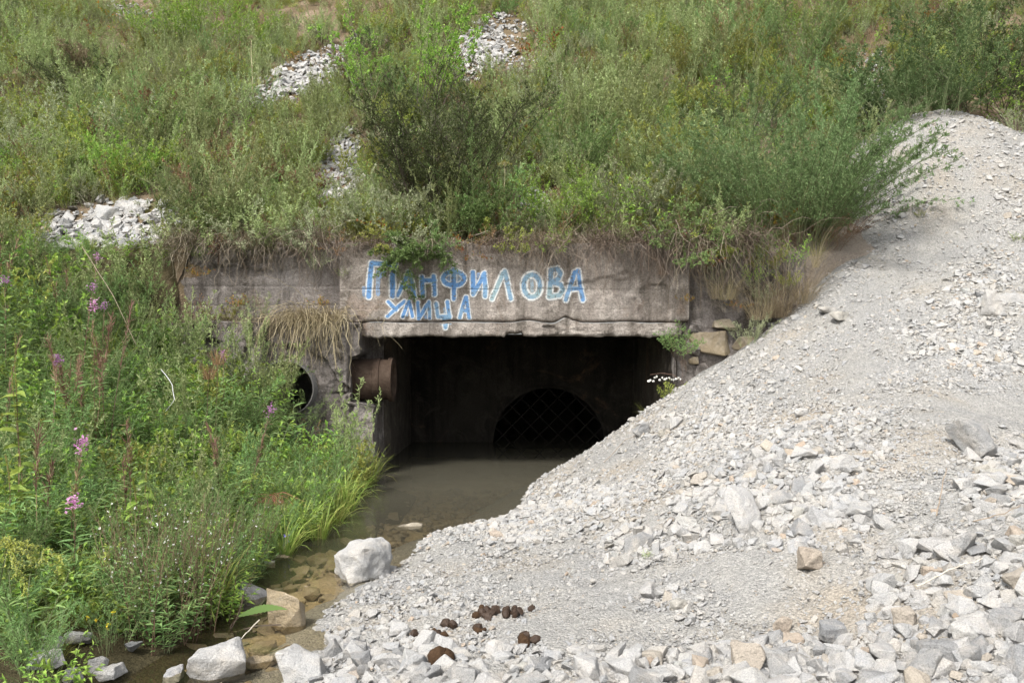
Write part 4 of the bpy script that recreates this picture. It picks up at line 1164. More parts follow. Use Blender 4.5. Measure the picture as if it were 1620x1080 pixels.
S_GREEN = leaf_mat("green_stem", [(.11, .13, .06), (.14, .16, .075)], trans=0)
S_BROWN = leaf_mat("brown_stem", [(.12, .075, .05), (.17, .11, .075)], trans=0)
S_WORM = leaf_mat("sage_stem", [(.19, .215, .095), (.24, .27, .13)], trans=0)
S_GREY = leaf_mat("grey_stem", [(.16, .135, .11), (.20, .17, .14)], trans=0)
S_DARK = leaf_mat("dark_stem", [(.045, .035, .028), (.07, .05, .04)], trans=0)
S_STRAW = leaf_mat("straw_stem", [(.32, .27, .17), (.40, .34, .22)], trans=0)

def stems(rng, n, h, spread, lean, bend, k=7, az=None):
    """n stems leaving a small patch: positions (n,k,3)"""
    a = rng.uniform(0, 2 * np.pi, n) if az is None else az[0] + rng.normal(0, az[1], n)
    r = spread * np.sqrt(rng.random(n))
    base = np.stack([r * np.cos(a), r * np.sin(a), np.full(n, -.03)], 1)
    H = h * rng.uniform(.62, 1.05, n)
    l0 = np.abs(rng.normal(lean, lean * .45 + .02, n)); b = bend * rng.uniform(.4, 1.4, n)
    a2 = a + rng.normal(0, .5, n)
    P = np.empty((n, k, 3)); P[:, 0] = base
    for i in range(1, k):
        t = i / (k - 1); th = l0 + b * t * t
        st = (H / (k - 1))[:, None]
        d = np.stack([np.sin(th) * np.cos(a2), np.sin(th) * np.sin(a2), np.cos(th)], 1)
        P[:, i] = P[:, i - 1] + d * st + rng.normal(0, .012, (n, 3)) * h * .5
    return P

def along(P, t):
    """points and directions on the stems P (n,k,3) at parameters t (n,m)"""
    n, k, _ = P.shape
    f = np.clip(t, 0, .9999) * (k - 1); i = f.astype(int); u = (f - i)[..., None]
    r = np.arange(n)[:, None]
    a = P[r, i]; b = P[r, i + 1]
    return a * (1 - u) + b * u, unit(b - a)

def herb(seed, h=.7, n=8, spread=.12, lean=.22, bend=.3, nbr=10, b0=.2, blen=.14, bup=.8, taper=.7, nl=9, L=.022, W=.005, leaf=0, droop=.1,
         direct=0, dL=.08, dW=.012, d0=.15, d1=.85, ddroop=.25, dlong=True, dup=.5, sr=.003, top=None, k=7, az=None, sub=0, lspread=.7):
    """three builders: stems, leaves, flowers"""
    rng = R(seed); st = MB(); lf = MB(); fl = MB()
    P = stems(rng, n, h, spread, lean, bend, k, az)
    add_tubes(st, P, np.linspace(1, .35, k)[None] * sr * rng.uniform(.8, 1.2, (n, 1)), 0)
    if nbr:
        t = b0 + (1 - b0) * (np.arange(nbr)[None] + rng.random((n, nbr))) / nbr
        B, D = along(P, t); B = B.reshape(-1, 3); D = D.reshape(-1, 3); m = len(B)
        az_ = rng.uniform(0, 2 * np.pi, m)
        out_ = np.stack([np.cos(az_), np.sin(az_), np.zeros(m)], 1)
        bd = unit(out_ + D * bup * rng.uniform(.6, 1.4, (m, 1)))
        bl = blen * (1 - taper * t.ravel()) * rng.uniform(.6, 1.2, m)
        kk = 4; BP_ = B[:, None] + bd[:, None] * bl[:, None, None] * np.linspace(0, 1, kk)[None, :, None]
        BP_[:, :, 2] += (np.linspace(0, 1, kk)[None] ** 2) * bl[:, None] * .18
        BP_[:, 1:] += rng.normal(0, .05, (m, kk - 1, 3)) * bl[:, None, None]
        add_tubes(st, BP_[:, [0, 2, 3]], np.array([[1, .6, .4]]) * sr * .45 * np.ones((m, 1)), 0)
        carriers = BP_
        if sub:
            ts = .25 + .7 * rng.random((m, sub)); C, Dc = along(BP_, ts); C = C.reshape(-1, 3); Dc = Dc.reshape(-1, 3)
            q = unit(Dc + rng.normal(0, .75, Dc.shape)); cl = np.repeat(bl, sub) * .45 * rng.uniform(.6, 1.2, len(C))
            CP = C[:, None] + q[:, None] * cl[:, None, None] * np.linspace(0, 1, kk)[None, :, None]
            add_tubes(st, CP[:, [0, 3]], np.array([[1, .5]]) * sr * .25 * np.ones((len(C), 1)), 0)
            carriers = np.concatenate([BP_, CP])
        if nl:
            M = len(carriers)
            tl = (np.arange(nl)[None] + rng.random((M, nl))) / nl
            Q, Dq = along(carriers, tl); Q = Q.reshape(-1, 3); Dq = Dq.reshape(-1, 3)
            ld = unit(Dq + rng.normal(0, lspread, Dq.shape))
            add_leaves(lf, Q, ld, L * rng.uniform(.6, 1.25, len(Q)), W * rng.uniform(.7, 1.3, len(Q)), rng, leaf, droop=droop)
    if direct:
        t = d0 + (d1 - d0) * (np.arange(direct)[None] + rng.random((n, direct))) / direct
        B, D = along(P, t); B = B.reshape(-1, 3); D = D.reshape(-1, 3); m = len(B)
        az_ = (np.arange(m) * 2.4 + rng.normal(0, .4, m))
        ld = unit(np.stack([np.cos(az_), np.sin(az_), np.zeros(m)], 1) + D * dup + rng.normal(0, .2, (m, 3)))
        env = (.55 + .6 * np.sin(np.pi * (t.ravel() - d0) / (d1 - d0 + 1e-6)))
        add_leaves(lf, B, ld, dL * env * rng.uniform(.75, 1.2, m), dW * rng.uniform(.8, 1.2, m), rng, leaf, droop=ddroop, long=dlong)
    if top:
        kind, amt = top[0], top[1]
        E = P[:, -1]; ED = unit(P[:, -1] - P[:, -2])
        if kind == 'pods':                      # long thin seed pods sticking up round the upper stem
            t = .55 + .43 * rng.random((n, amt)); B, D = along(P, t); B = B.reshape(-1, 3); D = D.reshape(-1, 3); m = len(B)
            d = unit(D * 1.1 + rng.normal(0, .45, (m, 3)))
            add_leaves(fl, B, d, .065 * rng.uniform(.7, 1.3, m), .0045, rng, 0, fold=.3, droop=-.15)
        if kind in ('bloom', 'podbloom'):
            if kind == 'podbloom':
                t = .5 + .38 * rng.random((n, amt)); B, D = along(P, t); B = B.reshape(-1, 3); D = D.reshape(-1, 3); m = len(B)
                d = unit(D * .9 + rng.normal(0, .5, (m, 3)))
                add_leaves(fl, B, d, .055 * rng.uniform(.7, 1.3, m), .0045, rng, 0, fold=.3, droop=-.15)
            m = 48; B = np.repeat(E, m, 0) + rng.normal(0, .020, (n * m, 3)) - np.repeat(ED, m, 0) * rng.uniform(-.01, .05, (n * m, 1))
            add_leaves(fl, B, rng.normal(0, 1, B.shape) + [0, 0, .3], .022, .016, rng, 1, droop=.1)
        if kind == 'dots':                      # scattered small flowers
            t = .6 + .4 * rng.random((n, amt)); B, D = along(P, t); B = B.reshape(-1, 3) + rng.normal(0, .03, (n * amt, 3))
            B = np.repeat(B, 4, 0); add_leaves(fl, B, rng.normal(0, 1, B.shape) + [0, 0, .5], .009, .008, rng, 0, droop=0)
        if kind == 'ear':                       # grass ear
            m = amt; t = .72 + .28 * rng.random((n, m)); B, D = along(P, t); B = B.reshape(-1, 3); D = D.reshape(-1, 3)
            add_leaves(fl, B, unit(D + rng.normal(0, .35, D.shape)), .018, .004, rng, 0, droop=.1)
    return st, lf, fl

def tuft(seed, n=60, h=.45, spread=.06, lean=.35, bend=1.3, w=.007, k=6, mat=0, az=None):
    rng = R(seed); mb = MB()
    P = stems(rng, n, h, spread, lean, bend, k, az)
    d = P[:, -1] - P[:, 0]; S = unit(np.cross(d, [0, 0, 1.0]) + rng.normal(0, .15, (n, 3)) * np.linalg.norm(d, axis=1, keepdims=True))
    Wd = w * rng.uniform(.7, 1.3, (n, 1)) * np.interp(np.linspace(0, 1, k), [0, .3, .7, 1], [.8, 1, .7, .06])[None]
    add_ribbons(mb, P, Wd, S, mat)
    return mb

def hanging(seed, n=70, length=.5, spread=(.35, .1), w=.0035, out=.25, k=9, tangle=.05, mat=0):
    """dead strands arching out from a ledge and hanging down its face (local -y is out)"""
    rng = R(seed); mb = MB()
    b = np.stack([rng.normal(0, spread[0], n), rng.normal(0, spread[1], n), rng.uniform(-.02, .06, n)], 1)
    Ln = length * rng.uniform(.35, 1.15, n)
    P = np.empty((n, k, 3)); P[:, 0] = b
    az = -np.pi / 2 + rng.normal(0, .65, n); th = rng.uniform(.1, 1.3, n); dv = rng.uniform(1.1, 2.6, n)
    for i in range(1, k):
        t = i / (k - 1); a = np.minimum(th + dv * min(1, t * 1.6), 3.05)
        o = out / .25
        d = np.stack([np.sin(a) * np.cos(az) * o, np.sin(a) * np.sin(az) * o, np.cos(a)], 1)
        P[:, i] = P[:, i - 1] + d * (Ln / (k - 1))[:, None] + rng.normal(0, tangle, (n, 3)) * (Ln / (k - 1))[:, None] * 4
    S = unit(rng.normal(0, 1, (n, 3)))
    add_ribbons(mb, P, w * rng.uniform(.6, 1.4, (n, 1)) * np.linspace(1, .4, k)[None], S, mat)
    return mb

# a species: list of variants, each (stem mesh, leaf mesh, flower mesh or None), and one joined mesh for the far ones
SPEC = {}
def species(name, variants, mats):
    """mats: stem material, leaf materials.., flower materials.."""
    sm, lm, fm = mats
    out = []
    for j, (st, lf, fl) in enumerate(variants):
        parts = []
        for nm, b, m in (("stem", st, sm), ("foliage", lf, lm), ("flower_head", fl, fm)):
            parts.append((nm, b.mesh(name + "_" + nm, m)) if b is not None and b.n else None)
        al = MB(); al.merge(st); al.merge(lf, len(sm)); 
        if fl is not None and fl.n: al.merge(fl, len(sm) + len(lm))
        out.append((parts, al.mesh(name, sm + lm + (fm or []))))
    SPEC[name] = out
def var(count, s0, **kw):
    return [herb(s0 + i, **kw) for i in range(count)]
E_ = MB
species("wormwood", var(5, 1000, h=.85, n=11, spread=.13, lean=.2, bend=.25, nbr=13, b0=.18, blen=.15, bup=1.5, taper=.72, nl=9, L=.036, W=.0115, sr=.003), ([S_WORM], [L_WORM], []))
species("silver_wormwood", var(3, 1010, h=.6, n=14, spread=.15, lean=.35, bend=.3, nbr=10, b0=.25, blen=.12, bup=1.2, nl=9, L=.032, W=.011, sr=.0028), ([S_WORM], [L_SILV], []))
species("feathery_herb", var(4, 1020, h=.8, n=10, spread=.12, lean=.3, bend=.45, nbr=15, b0=.15, blen=.20, bup=1.0, taper=.7, nl=12, L=.030, W=.0058, sr=.003), ([S_GREEN], [L_FEATH], []))
species("green_herb", var(4, 1030, h=.55, n=12, spread=.16, lean=.35, bend=.3, nbr=5, b0=.3, blen=.12, bup=.8, nl=5, L=.035, W=.014, direct=7, dL=.05, dW=.017, dlong=False, ddroop=.3, sr=.0028), ([S_GREEN], [L_GREEN], []))
species("yellow_herb", var(4, 1040, h=.5, n=14, spread=.16, lean=.35, bend=.3, nbr=9, b0=.2, blen=.12, bup=.9, nl=9, L=.038, W=.015, sr=.0026), ([S_GREEN], [L_YELL], []))
species("dark_shrub", var(3, 1050, h=1.0, n=13, spread=.2, lean=.45, bend=.35, nbr=14, b0=.2, blen=.34, bup=.9, taper=.6, nl=9, L=.032, W=.019, sub=2, sr=.006), ([S_DARK], [L_DARK], []))
species("small_leaved_shrub", var(3, 1055, h=.8, n=13, spread=.2, lean=.4, bend=.3, nbr=12, b0=.2, blen=.26, bup=.9, taper=.6, nl=9, L=.032, W=.016, sub=2, sr=.004), ([S_BROWN], [L_FEATH], []))
species("dry_herb", var(4, 1060, h=.6, n=9, spread=.12, lean=.3, bend=.35, nbr=9, b0=.35, blen=.13, bup=1.0, nl=7, L=.022, W=.009, sr=.0028), ([S_BROWN], [L_RUSTY], []))
species("autumn_herb", var(3, 1070, h=.45, n=9, spread=.14, lean=.45, bend=.5, nbr=5, b0=.3, blen=.14, bup=.6, nl=5, L=.04, W=.024, sr=.0026), ([S_BROWN], [L_AUT], []))
species("straw_grass", [(herb(1080 + i, h=.7, n=14, spread=.05, lean=.18, bend=.55, nbr=0, sr=.0016, top=('ear', 26))[0], tuft(1085 + i, 60, .5, .05, .35, 1.3, .0035), herb(1080 + i, h=.7, n=14, spread=.05, lean=.18, bend=.55, nbr=0, sr=.0016, top=('ear', 26))[2]) for i in range(3)], ([S_STRAW], [L_STRAW], [L_STRAW]))
species("grass_tuft", [(MB(), tuft(1090 + i, 70, .50, .06, .30, 1.35, .0075), None) for i in range(5)], ([], [L_BLADE], []))
species("fine_grass", [(MB(), tuft(1100 + i, 90, .32, .08, .40, .9, .0035), None) for i in range(3)], ([], [L_YELL], []))
species("fireweed", [herb(1110 + i, h=.95, n=3, spread=.06, lean=.12, bend=.2, nbr=0, direct=34, dL=.105, dW=.016, d0=.08, d1=.80, dup=.45, ddroop=.3, sr=.0042, top=('pods', 34)) for i in range(3)], ([S_BROWN], [L_LANCE], [L_PINKY]))
species("fireweed_in_bloom", [herb(1120 + i, h=.95, n=1, spread=.01, lean=.12, bend=.15, nbr=0, direct=32, dL=.105, dW=.016, d0=.08, d1=.72, dup=.45, ddroop=.3, sr=.0042, top=('podbloom', 42)) for i in range(3)], ([S_BROWN], [L_LANCE], [L_PINKY, L_MAG]))
species("lance_herb", [herb(1130 + i, h=.6, n=7, spread=.10, lean=.3, bend=.4, nbr=0, direct=22, dL=.10, dW=.014, d0=.1, d1=1, dup=.5, ddroop=.35, sr=.003) for i in range(4)], ([S_GREEN], [L_LANCE], []))
species("willowherb", [herb(1140 + i, h=.6, n=18, spread=.15, lean=.16, bend=.2, nbr=7, b0=.35, blen=.12, bup=2.0, nl=3, L=.035, W=.003, direct=12, dL=.038, dW=.012, d0=.1, d1=.65, dlong=False, sr=.0022, top=('dots', 1)) for i in range(3)], ([S_BROWN], [L_LANCE], [L_WHITE]))
species("broad_leaved_herb", [herb(1150 + i, h=.6, n=7, spread=.14, lean=.3, bend=.3, nbr=3, b0=.3, blen=.10, bup=.8, nl=4, L=.055, W=.028, direct=9, dL=.075, dW=.034, dlong=False, dup=.35, ddroop=.45, sr=.0032) for i in range(4)], ([S_GREEN], [L_GREEN], []))
species("sedge_mat", [(MB(), tuft(1160 + i, 80, .38, .14, .5, 1.0, .005), None) for i in range(3)], ([], [L_LANCE], []))
species("dead_brush", [(herb(1170 + i, h=.4, n=22, spread=.16, lean=.7, bend=.9, nbr=5, b0=.3, blen=.16, bup=.4, nl=0, sr=.002, sub=1)[0], MB(), None) for i in range(3)], ([S_GREY], [], []))

def plant(spec, loc, s, rz, label, cat, group=None, name=None, parted=False, vi=None, sz=None, tilt=(0, 0)):
    v = SPEC[spec]; vi = (hash((round(loc[0] * 97), round(loc[1] * 89))) if vi is None else vi) % len(v)
    parts, joined = v[vi]
    parts = [p for p in parts if p]
    if parted and len(parts) > 1:
        o = thing(name or spec, loc, label, cat, group)
        for nm, me in parts:
            link(nm, me, o, kind='stuff' if nm == 'flower_head' else None)
    else:
        o = link(name or spec, joined, label=label, category=cat, group=group)
        o.location = loc
    o.rotation_euler = (tilt[0], tilt[1], rz); o.scale = (s, s, s * (sz or 1))
    return o

# ---------------------------------------------------------------- the hill: one mixed cover, the nearest plants as objects
def hill_px(x, y, z):
    return x / y * F + CX, HY - (z - CAMZ) / y * F
def in_scree(px, py):
    r = np.zeros(px.shape, bool)
    for _, _, _, cx, cy, rx, ry, rot, *_r in PATCH[:7]:
        c, s = math.cos(rot), math.sin(rot); dx, dy = px - cx, py - cy
        u = (dx * c + dy * s) / (rx * .98); v = (-dx * s + dy * c) / (ry * .95)
        r |= (u * u + v * v < 1) & (R(12).random(px.shape) < 1.25 - .55 * (u * u + v * v))
        dy = dy - 22; u = (dx * c + dy * s) / (rx * .72); v = (-dx * s + dy * c) / (ry * .66); r |= u * u + v * v < 1
    return r
def bl(px, py, cx, cy, rx, ry):
    return np.exp(-(((px - cx) / rx) ** 2 + ((py - cy) / ry) ** 2))
rng = R(404)
cand = []
yy = 10.4
while yy < 24:
    stp = .335 + .011 * (yy - 10)
    hwid = .70 * yy + 1.0
    xs_ = np.arange(-hwid, hwid, stp)
    cand.append(np.stack([xs_ + rng.uniform(-.5, .5, len(xs_)) * stp, yy + rng.uniform(-.5, .5, len(xs_)) * stp], 1)); yy += stp * .92
HC = np.concatenate(cand); hx, hy = HC.T; hz = Hz(hx, hy)
ok = hz > Gz(hx, hy) + .02
ok |= (hx < 3)
hx, hy, hz = hx[ok], hy[ok], hz[ok]
px, py = hill_px(hx, hy, hz)
ok = ~in_scree(px, py) & ~((px > 1370) & (py > 150) & (px < 1620)) & ~((px > 1320) & (py > 330))
own = 1.0 * bl(px, py, 1250, 270, 150, 75) + .8 * bl(px, py, 690, 300, 90, 50) + .6 * bl(px, py, 640, 120, 80, 40)
ok &= rng.random(len(px)) > own * .9          # the large bushes shade out their neighbours
bare = bl(px, py, 200, 15, 60, 40) + bl(px, py, 505, 35, 60, 55) + bl(px, py, 820, 70, 40, 60) + bl(px, py, 1395, 150, 20, 60) + .9 * bl(px, py, 430, 215, 26, 20)
ok &= rng.random(len(px)) > bare * .9
hx, hy, hz, px, py = hx[ok], hy[ok], hz[ok], px[ok], py[ok]
n1 = fbm(hx * .7, hy * .7, 301, 3); n2 = fbm(hx * .9 + 9, hy * .9, 305, 3); n3 = fbm(hx * 1.5, hy * 1.5, 309, 3)
Wt = {
 "wormwood": .75 + 1.2 * bl(px, py, 170, 150, 240, 90) + 1.0 * bl(px, py, 400, 280, 170, 80) + 1.4 * bl(px, py, 960, 140, 190, 140) + 1.5 * n1,
 "silver_wormwood": .22 + .5 * bl(px, py, 880, 230, 120, 120) + .5 * bl(px, py, 640, 330, 140, 60) + .6 * n2,
 "feathery_herb": .30 + .9 * bl(px, py, 1150, 140, 220, 140) + .4 * bl(px, py, 1000, 320, 200, 60) - .5 * n1,
 "green_herb": .40 + 1.3 * bl(px, py, 320, 15, 90, 40) + .5 * bl(px, py, 200, 240, 130, 60) + .7 * bl(px, py, 900, 340, 120, 50) + .9 * bl(px, py, 60, 300, 80, 60) + .9 * n3,
 "yellow_herb": .6 + .7 * bl(px, py, 1130, 120, 180, 120) + .3 * bl(px, py, 480, 180, 160, 120) + .3 * bl(px, py, 450, 20, 200, 40) - .8 * n2,
 "dark_shrub": .10 + .25 * bl(px, py, 700, 220, 120, 120) + .25 * bl(px, py, 1550, 100, 110, 60) + .08 * bl(px, py, 260, 60, 120, 50),
 "small_leaved_shrub": .22 + .4 * bl(px, py, 620, 120, 110, 70) + .2 * bl(px, py, 720, 250, 140, 120) + .3 * n3,
 "dry_herb": .42 + .5 * bl(px, py, 210, 165, 110, 40) + .3 * bl(px, py, 500, 240, 40, 60) + .25 * bl(px, py, 250, 60, 160, 50) + .25 * bl(px, py, 380, 60, 160, 60) - .5 * n3,
 "autumn_herb": .26 + .35 * bl(px, py, 1070, 300, 90, 60) + .15 * bl(px, py, 60, 260, 90, 60) + .2 * bl(px, py, 960, 330, 100, 40),
 "fine_grass": .5 + .6 * bl(px, py, 480, 40, 160, 60) + .4 * bl(px, py, 830, 30, 120, 40) + .4 * n2,
 "straw_grass": .10 + .25 * bl(px, py, 450, 60, 140, 60) + .3 * bl(px, py, 1280, 360, 80, 50),
 "dead_brush": .18 + .6 * bl(px, py, 620, 385, 300, 25) + .5 * bl(px, py, 1150, 370, 140, 40) + .2 * bl(px, py, 260, 30, 120, 40),
}
names = list(Wt); Wm = np.clip(np.stack([Wt[k] for k in names], 1), .005, None) ** 1.9; cw = np.cumsum(Wm, 1); cw /= cw[:, -1:]
sp = (rng.random(len(hx))[:, None] > cw).sum(1)
NICE = {"wormwood": "grey-green feathery wormwood", "silver_wormwood": "low silvery wormwood", "feathery_herb": "fresh green finely cut herb", "green_herb": "bright green leafy herb",
        "yellow_herb": "yellow-green bushy herb", "dark_shrub": "dark olive twiggy shrub", "small_leaved_shrub": "green small-leaved shrub", "dry_herb": "dried rusty brown herb",
        "autumn_herb": "low orange-red leaved herb", "fine_grass": "tuft of thin yellowish grass", "straw_grass": "straw-coloured grass with ears", "dead_brush": "tangle of grey dead stems",
        "grass_tuft": "tuft of long green grass", "lance_herb": "green herb with narrow drooping leaves", "willowherb": "brown-stemmed willowherb dotted with white flowers",
        "broad_leaved_herb": "bright green broad-leaved herb", "fireweed": "fireweed gone to pinkish seed pods", "sedge_mat": "dark green sedge mat", "fireweed_in_bloom": "fireweed with a magenta flower head"}
CATS = {"dark_shrub": "shrub", "small_leaved_shrub": "shrub", "fine_grass": "grass", "straw_grass": "grass", "grass_tuft": "grass", "sedge_mat": "grass", "dead_brush": "dead plant"}
def hill_zone(px, py):
    if py > 300: return "just above the left broken wall" if px < 540 else "just above the painted wall" if px < 1080 else "above the right stone wall"
    if px < 430: return "on the left part of the hill"
    if px < 800: return "on the hill between the white scree patches"
    if px < 1130: return "on the hill right of the dark shrub"
    return "on the hill by the tall feathery bush"
SZ = {"dark_shrub": .75, "small_leaved_shrub": .75, "fine_grass": 1.0, "dead_brush": .9}
MAXN = {"wormwood": 110, "feathery_herb": 60, "silver_wormwood": 45, "green_herb": 55, "yellow_herb": 70, "dark_shrub": 22, "small_leaved_shrub": 30, "dry_herb": 35, "autumn_herb": 25, "fine_grass": 40, "straw_grass": 25, "dead_brush": 30}
def spread_plants(sp, names, X, Y, Z, PXs, PYs, rng, zone_fn, maxn, lms, where, parted=False, smul=1.0):
    S = rng.uniform(.6, 1.15, len(X)) * smul
    for si, nm in enumerate(names):
        I = np.nonzero(sp == si)[0]
        if not len(I): continue
        s = S[I] * SZ.get(nm, 1.0)
        vis = (PXs[I] > -30) & (PXs[I] < 1650) & (PYs[I] > -60) & (PYs[I] < 1100)
        order = np.argsort(-np.where(vis, s / Y[I], 0)); m = min(maxn.get(nm, 30), int(vis.sum()))
        for j in order[:m]:
            i = I[j]; z = zone_fn(PXs[i], PYs[i])
            plant(nm, (X[i], Y[i], Z[i]), s[j], rng.uniform(0, 6.28), "%s %s" % (NICE[nm], rel(PXs[i], PYs[i] - 25, lms)), CATS.get(nm, "plant"), "%s plants %s" % (NICE[nm], where.replace("covering", "on")), parted=parted, tilt=tuple(rng.normal(0, .08, 2)), sz=rng.uniform(.85, 1.2))
        rest = I[order[m:]]
        if len(rest):
            sr_ = s[order[m:]]
            rots = np.stack([rng.normal(0, .08, len(rest)), rng.normal(0, .08, len(rest)), rng.uniform(0, 6.28, len(rest))], 1)
            instancer(nm + "_undergrowth", np.stack([X[rest], Y[rest], Z[rest]], 1), rots, np.repeat(sr_[:, None], 3, 1), rng.integers(0, len(SPEC[nm]), len(rest)), [v[1] for v in SPEC[nm]],
                      "%s %s" % ("massed " + NICE[nm], where), "undergrowth")
spread_plants(sp, names, hx, hy, hz, px, py, rng, hill_zone, MAXN, LM_HILL, "covering the hillside", smul=1.15 + 1.0 * np.clip(fbm(hx * .75, hy * .75, 331, 2), -.6, .6))
# low filling between them
m_ = 7000
fx = rng.uniform(-1, 1, m_); fy = 10.4 + 14 * rng.random(m_) ** 1.2; fx = fx * (.7 * fy + .8); fz = Hz(fx, fy)
ok = (fz > Gz(fx, fy) + .02) | (fx < 3); fx, fy, fz = fx[ok], fy[ok], fz[ok]
qx, qy = hill_px(fx, fy, fz); ok = (rng.random(len(fx)) > bl(qx, qy, 200, 15, 60, 40) + bl(qx, qy, 505, 35, 60, 55) + bl(qx, qy, 820, 70, 40, 60)) & ~in_scree(qx, qy) & ~((qx > 1370) & (qy > 150)) & ~((qx > 1320) & (qy > 330)); fx, fy, fz = fx[ok], fy[ok], fz[ok]
fillers = [SPEC[k][i][1] for k, i in (("fine_grass", 0), ("fine_grass", 1), ("wormwood", 0), ("yellow_herb", 1), ("silver_wormwood", 1), ("dead_brush", 1), ("dry_herb", 2), ("green_herb", 2))]
instancer("hill_ground_cover", np.stack([fx, fy, fz], 1), np.stack([0 * fx, 0 * fx, rng.uniform(0, 6.28, len(fx))], 1), np.repeat(rng.uniform(.5, 1.0, (len(fx), 1)), 3, 1),
          rng.integers(0, len(fillers), len(fx)), fillers, "low mixed grass and herbs between the hillside plants", "ground cover")

# ---------------------------------------------------------------- shrubs and plants one would point at on the hill
def big(name, label, cat, px, py, y, hgt, rot, mats, vs, group=None, sxy=1.0, dz=0.0):
    x = (px - CX) / F * y
    z = float(max(Hz(np.array(x), np.array(y)), Gz(np.array(x), np.array(y)) if x > 2.5 else -9)) + dz
    o = thing(name, (x, y, z), label, cat, group, rot)
    for (nm, b, m) in zip(("stem", "foliage", "flower_head"), vs, mats):
        if b is not None and b.n: link(nm, b.mesh(nm, m), o, kind='stuff' if nm == "flower_head" else None)
    o.scale = (sxy, sxy, 1)
    return o
big("feathery_bush", "tall feathery green bush with arching plumes at the left rim of the gravel", "shrub", 1235, 335, 10.45, 1.9, 0, ([S_GREEN], [L_PLUME], []),
    herb(2001, h=2.05, n=84, spread=.62, lean=.46, bend=.5, nbr=24, b0=.12, blen=.42, bup=1.0, taper=.72, nl=12, L=.040, W=.011, sub=2, sr=.005))
big("feathery_bush", "feathery bush spike rising highest above the large feathery bush", "shrub", 1300, 250, 11.1, 1.9, 0, ([S_GREEN], [L_PLUME], []),
    herb(2002, h=2.3, n=14, spread=.22, lean=.10, bend=.2, nbr=30, b0=.2, blen=.30, bup=1.3, taper=.75, nl=12, L=.040, W=.010, sub=1, sr=.005))
big("feathery_bush", "feathery sprays drooping right over the bare gravel", "shrub", 1335, 320, 10.7, 1.2, 0, ([S_BROWN], [L_PLUME], []),
    herb(2003, h=1.5, n=22, spread=.2, lean=.75, bend=.9, nbr=14, b0=.3, blen=.22, bup=.8, nl=12, L=.04, W=.010, sub=1, sr=.0045, az=(0.0, .7)))
big("dark_shrub", "largest dark olive shrub with tiny leaves above the painted wall", "shrub", 690, 335, 11.0, 1.8, 0, ([S_DARK], [L_DARK], []),
    herb(2004, h=1.95, n=30, spread=.5, lean=.38, bend=.4, nbr=20, b0=.15, blen=.45, bup=.8, taper=.55, nl=11, L=.032, W=.018, sub=3, sr=.007))
big("dark_shrub", "second dark olive shrub behind the largest one", "shrub", 745, 260, 12.0, 1.3, 0, ([S_DARK], [L_DARK], []),
    herb(2005, h=1.7, n=24, spread=.5, lean=.5, bend=.4, nbr=16, b0=.15, blen=.38, bup=.8, taper=.55, nl=10, L=.032, W=.018, sub=2, sr=.006))
big("green_shrub", "bright green shrub with dark upright stems near the hill top", "shrub", 640, 150, 14.0, 1.4, 0, ([S_DARK], [L_GREEN], []),
    herb(2006, h=2.2, n=20, spread=.8, lean=.28, bend=.3, nbr=14, b0=.25, blen=.34, bup=.9, taper=.5, nl=10, L=.05, W=.022, sub=2, sr=.009))
big("green_bush", "dense bright green bush at the top edge left of centre", "shrub", 320, 40, 17.5, 1.1, 0, ([S_GREEN], [L_GREEN], []),
    herb(2007, h=1.3, n=60, spread=1.2, lean=.35, bend=.3, nbr=12, b0=.2, blen=.3, bup=.9, taper=.5, nl=9, L=.05, W=.022, sub=1, sr=.006))
big("white_flowered_bush", "grey-green bush with pale dry flower heads beside the white scree", "shrub", 870, 130, 14.2, .9, 0, ([S_GREEN], [L_SILV], [L_STRAW]),
    herb(2008, h=1.1, n=40, spread=.45, lean=.35, bend=.2, nbr=10, b0=.2, blen=.2, bup=1.0, nl=9, L=.035, W=.009, sr=.004, top=('ear', 14)))
big("dark_green_bush", "dense dark green feathery bush at the head of the gravel slope", "shrub", 1450, 150, 12.2, 1.2, 0, ([S_GREEN], [L_MIDG], []),
    herb(2009, h=1.6, n=60, spread=.7, lean=.5, bend=.4, nbr=16, b0=.1, blen=.34, bup=.8, taper=.6, nl=12, L=.042, W=.014, sub=2, sr=.005), dz=-.1)
big("dark_green_bush", "dark bush under the right end of the hill top, above the gravel", "shrub", 1560, 130, 12.9, 1.2, 0, ([S_DARK], [L_DARK], []),
    herb(2010, h=1.9, n=44, spread=.7, lean=.45, bend=.4, nbr=15, b0=.1, blen=.4, bup=.8, taper=.6, nl=10, L=.04, W=.02, sub=2, sr=.006), dz=-.1)
big("locust_sapling", "sapling with rows of bright green oval leaflets at the right edge", "shrub", 1618, 165, 12.2, 1.1, 0, ([S_DARK], [L_GREEN], []),
    herb(2011, h=1.7, n=10, spread=.2, lean=.3, bend=.5, nbr=9, b0=.35, blen=.42, bup=.5, taper=.3, nl=16, L=.05, W=.022, sr=.006, lspread=.5), dz=-.1)
big("silver_wormwood", "pale wormwood sprig hanging into the picture at the right edge of the gravel", "plant", 1612, 195, 11.6, .6, 0, ([S_WORM], [L_SILV], []),
    herb(2012, h=.6, n=12, spread=.12, lean=.4, bend=.4, nbr=12, b0=.2, blen=.14, bup=1.0, nl=10, L=.024, W=.007, sr=.003))
big("dry_bush", "round rust-brown dry bush under the tall feathery bush", "shrub", 1290, 330, 10.35, .7, 0, ([S_BROWN], [L_RUSTY], []),
    herb(2013, h=.55, n=40, spread=.3, lean=.7, bend=.6, nbr=9, b0=.2, blen=.2, bup=.6, nl=5, L=.02, W=.005, sub=1, sr=.003))
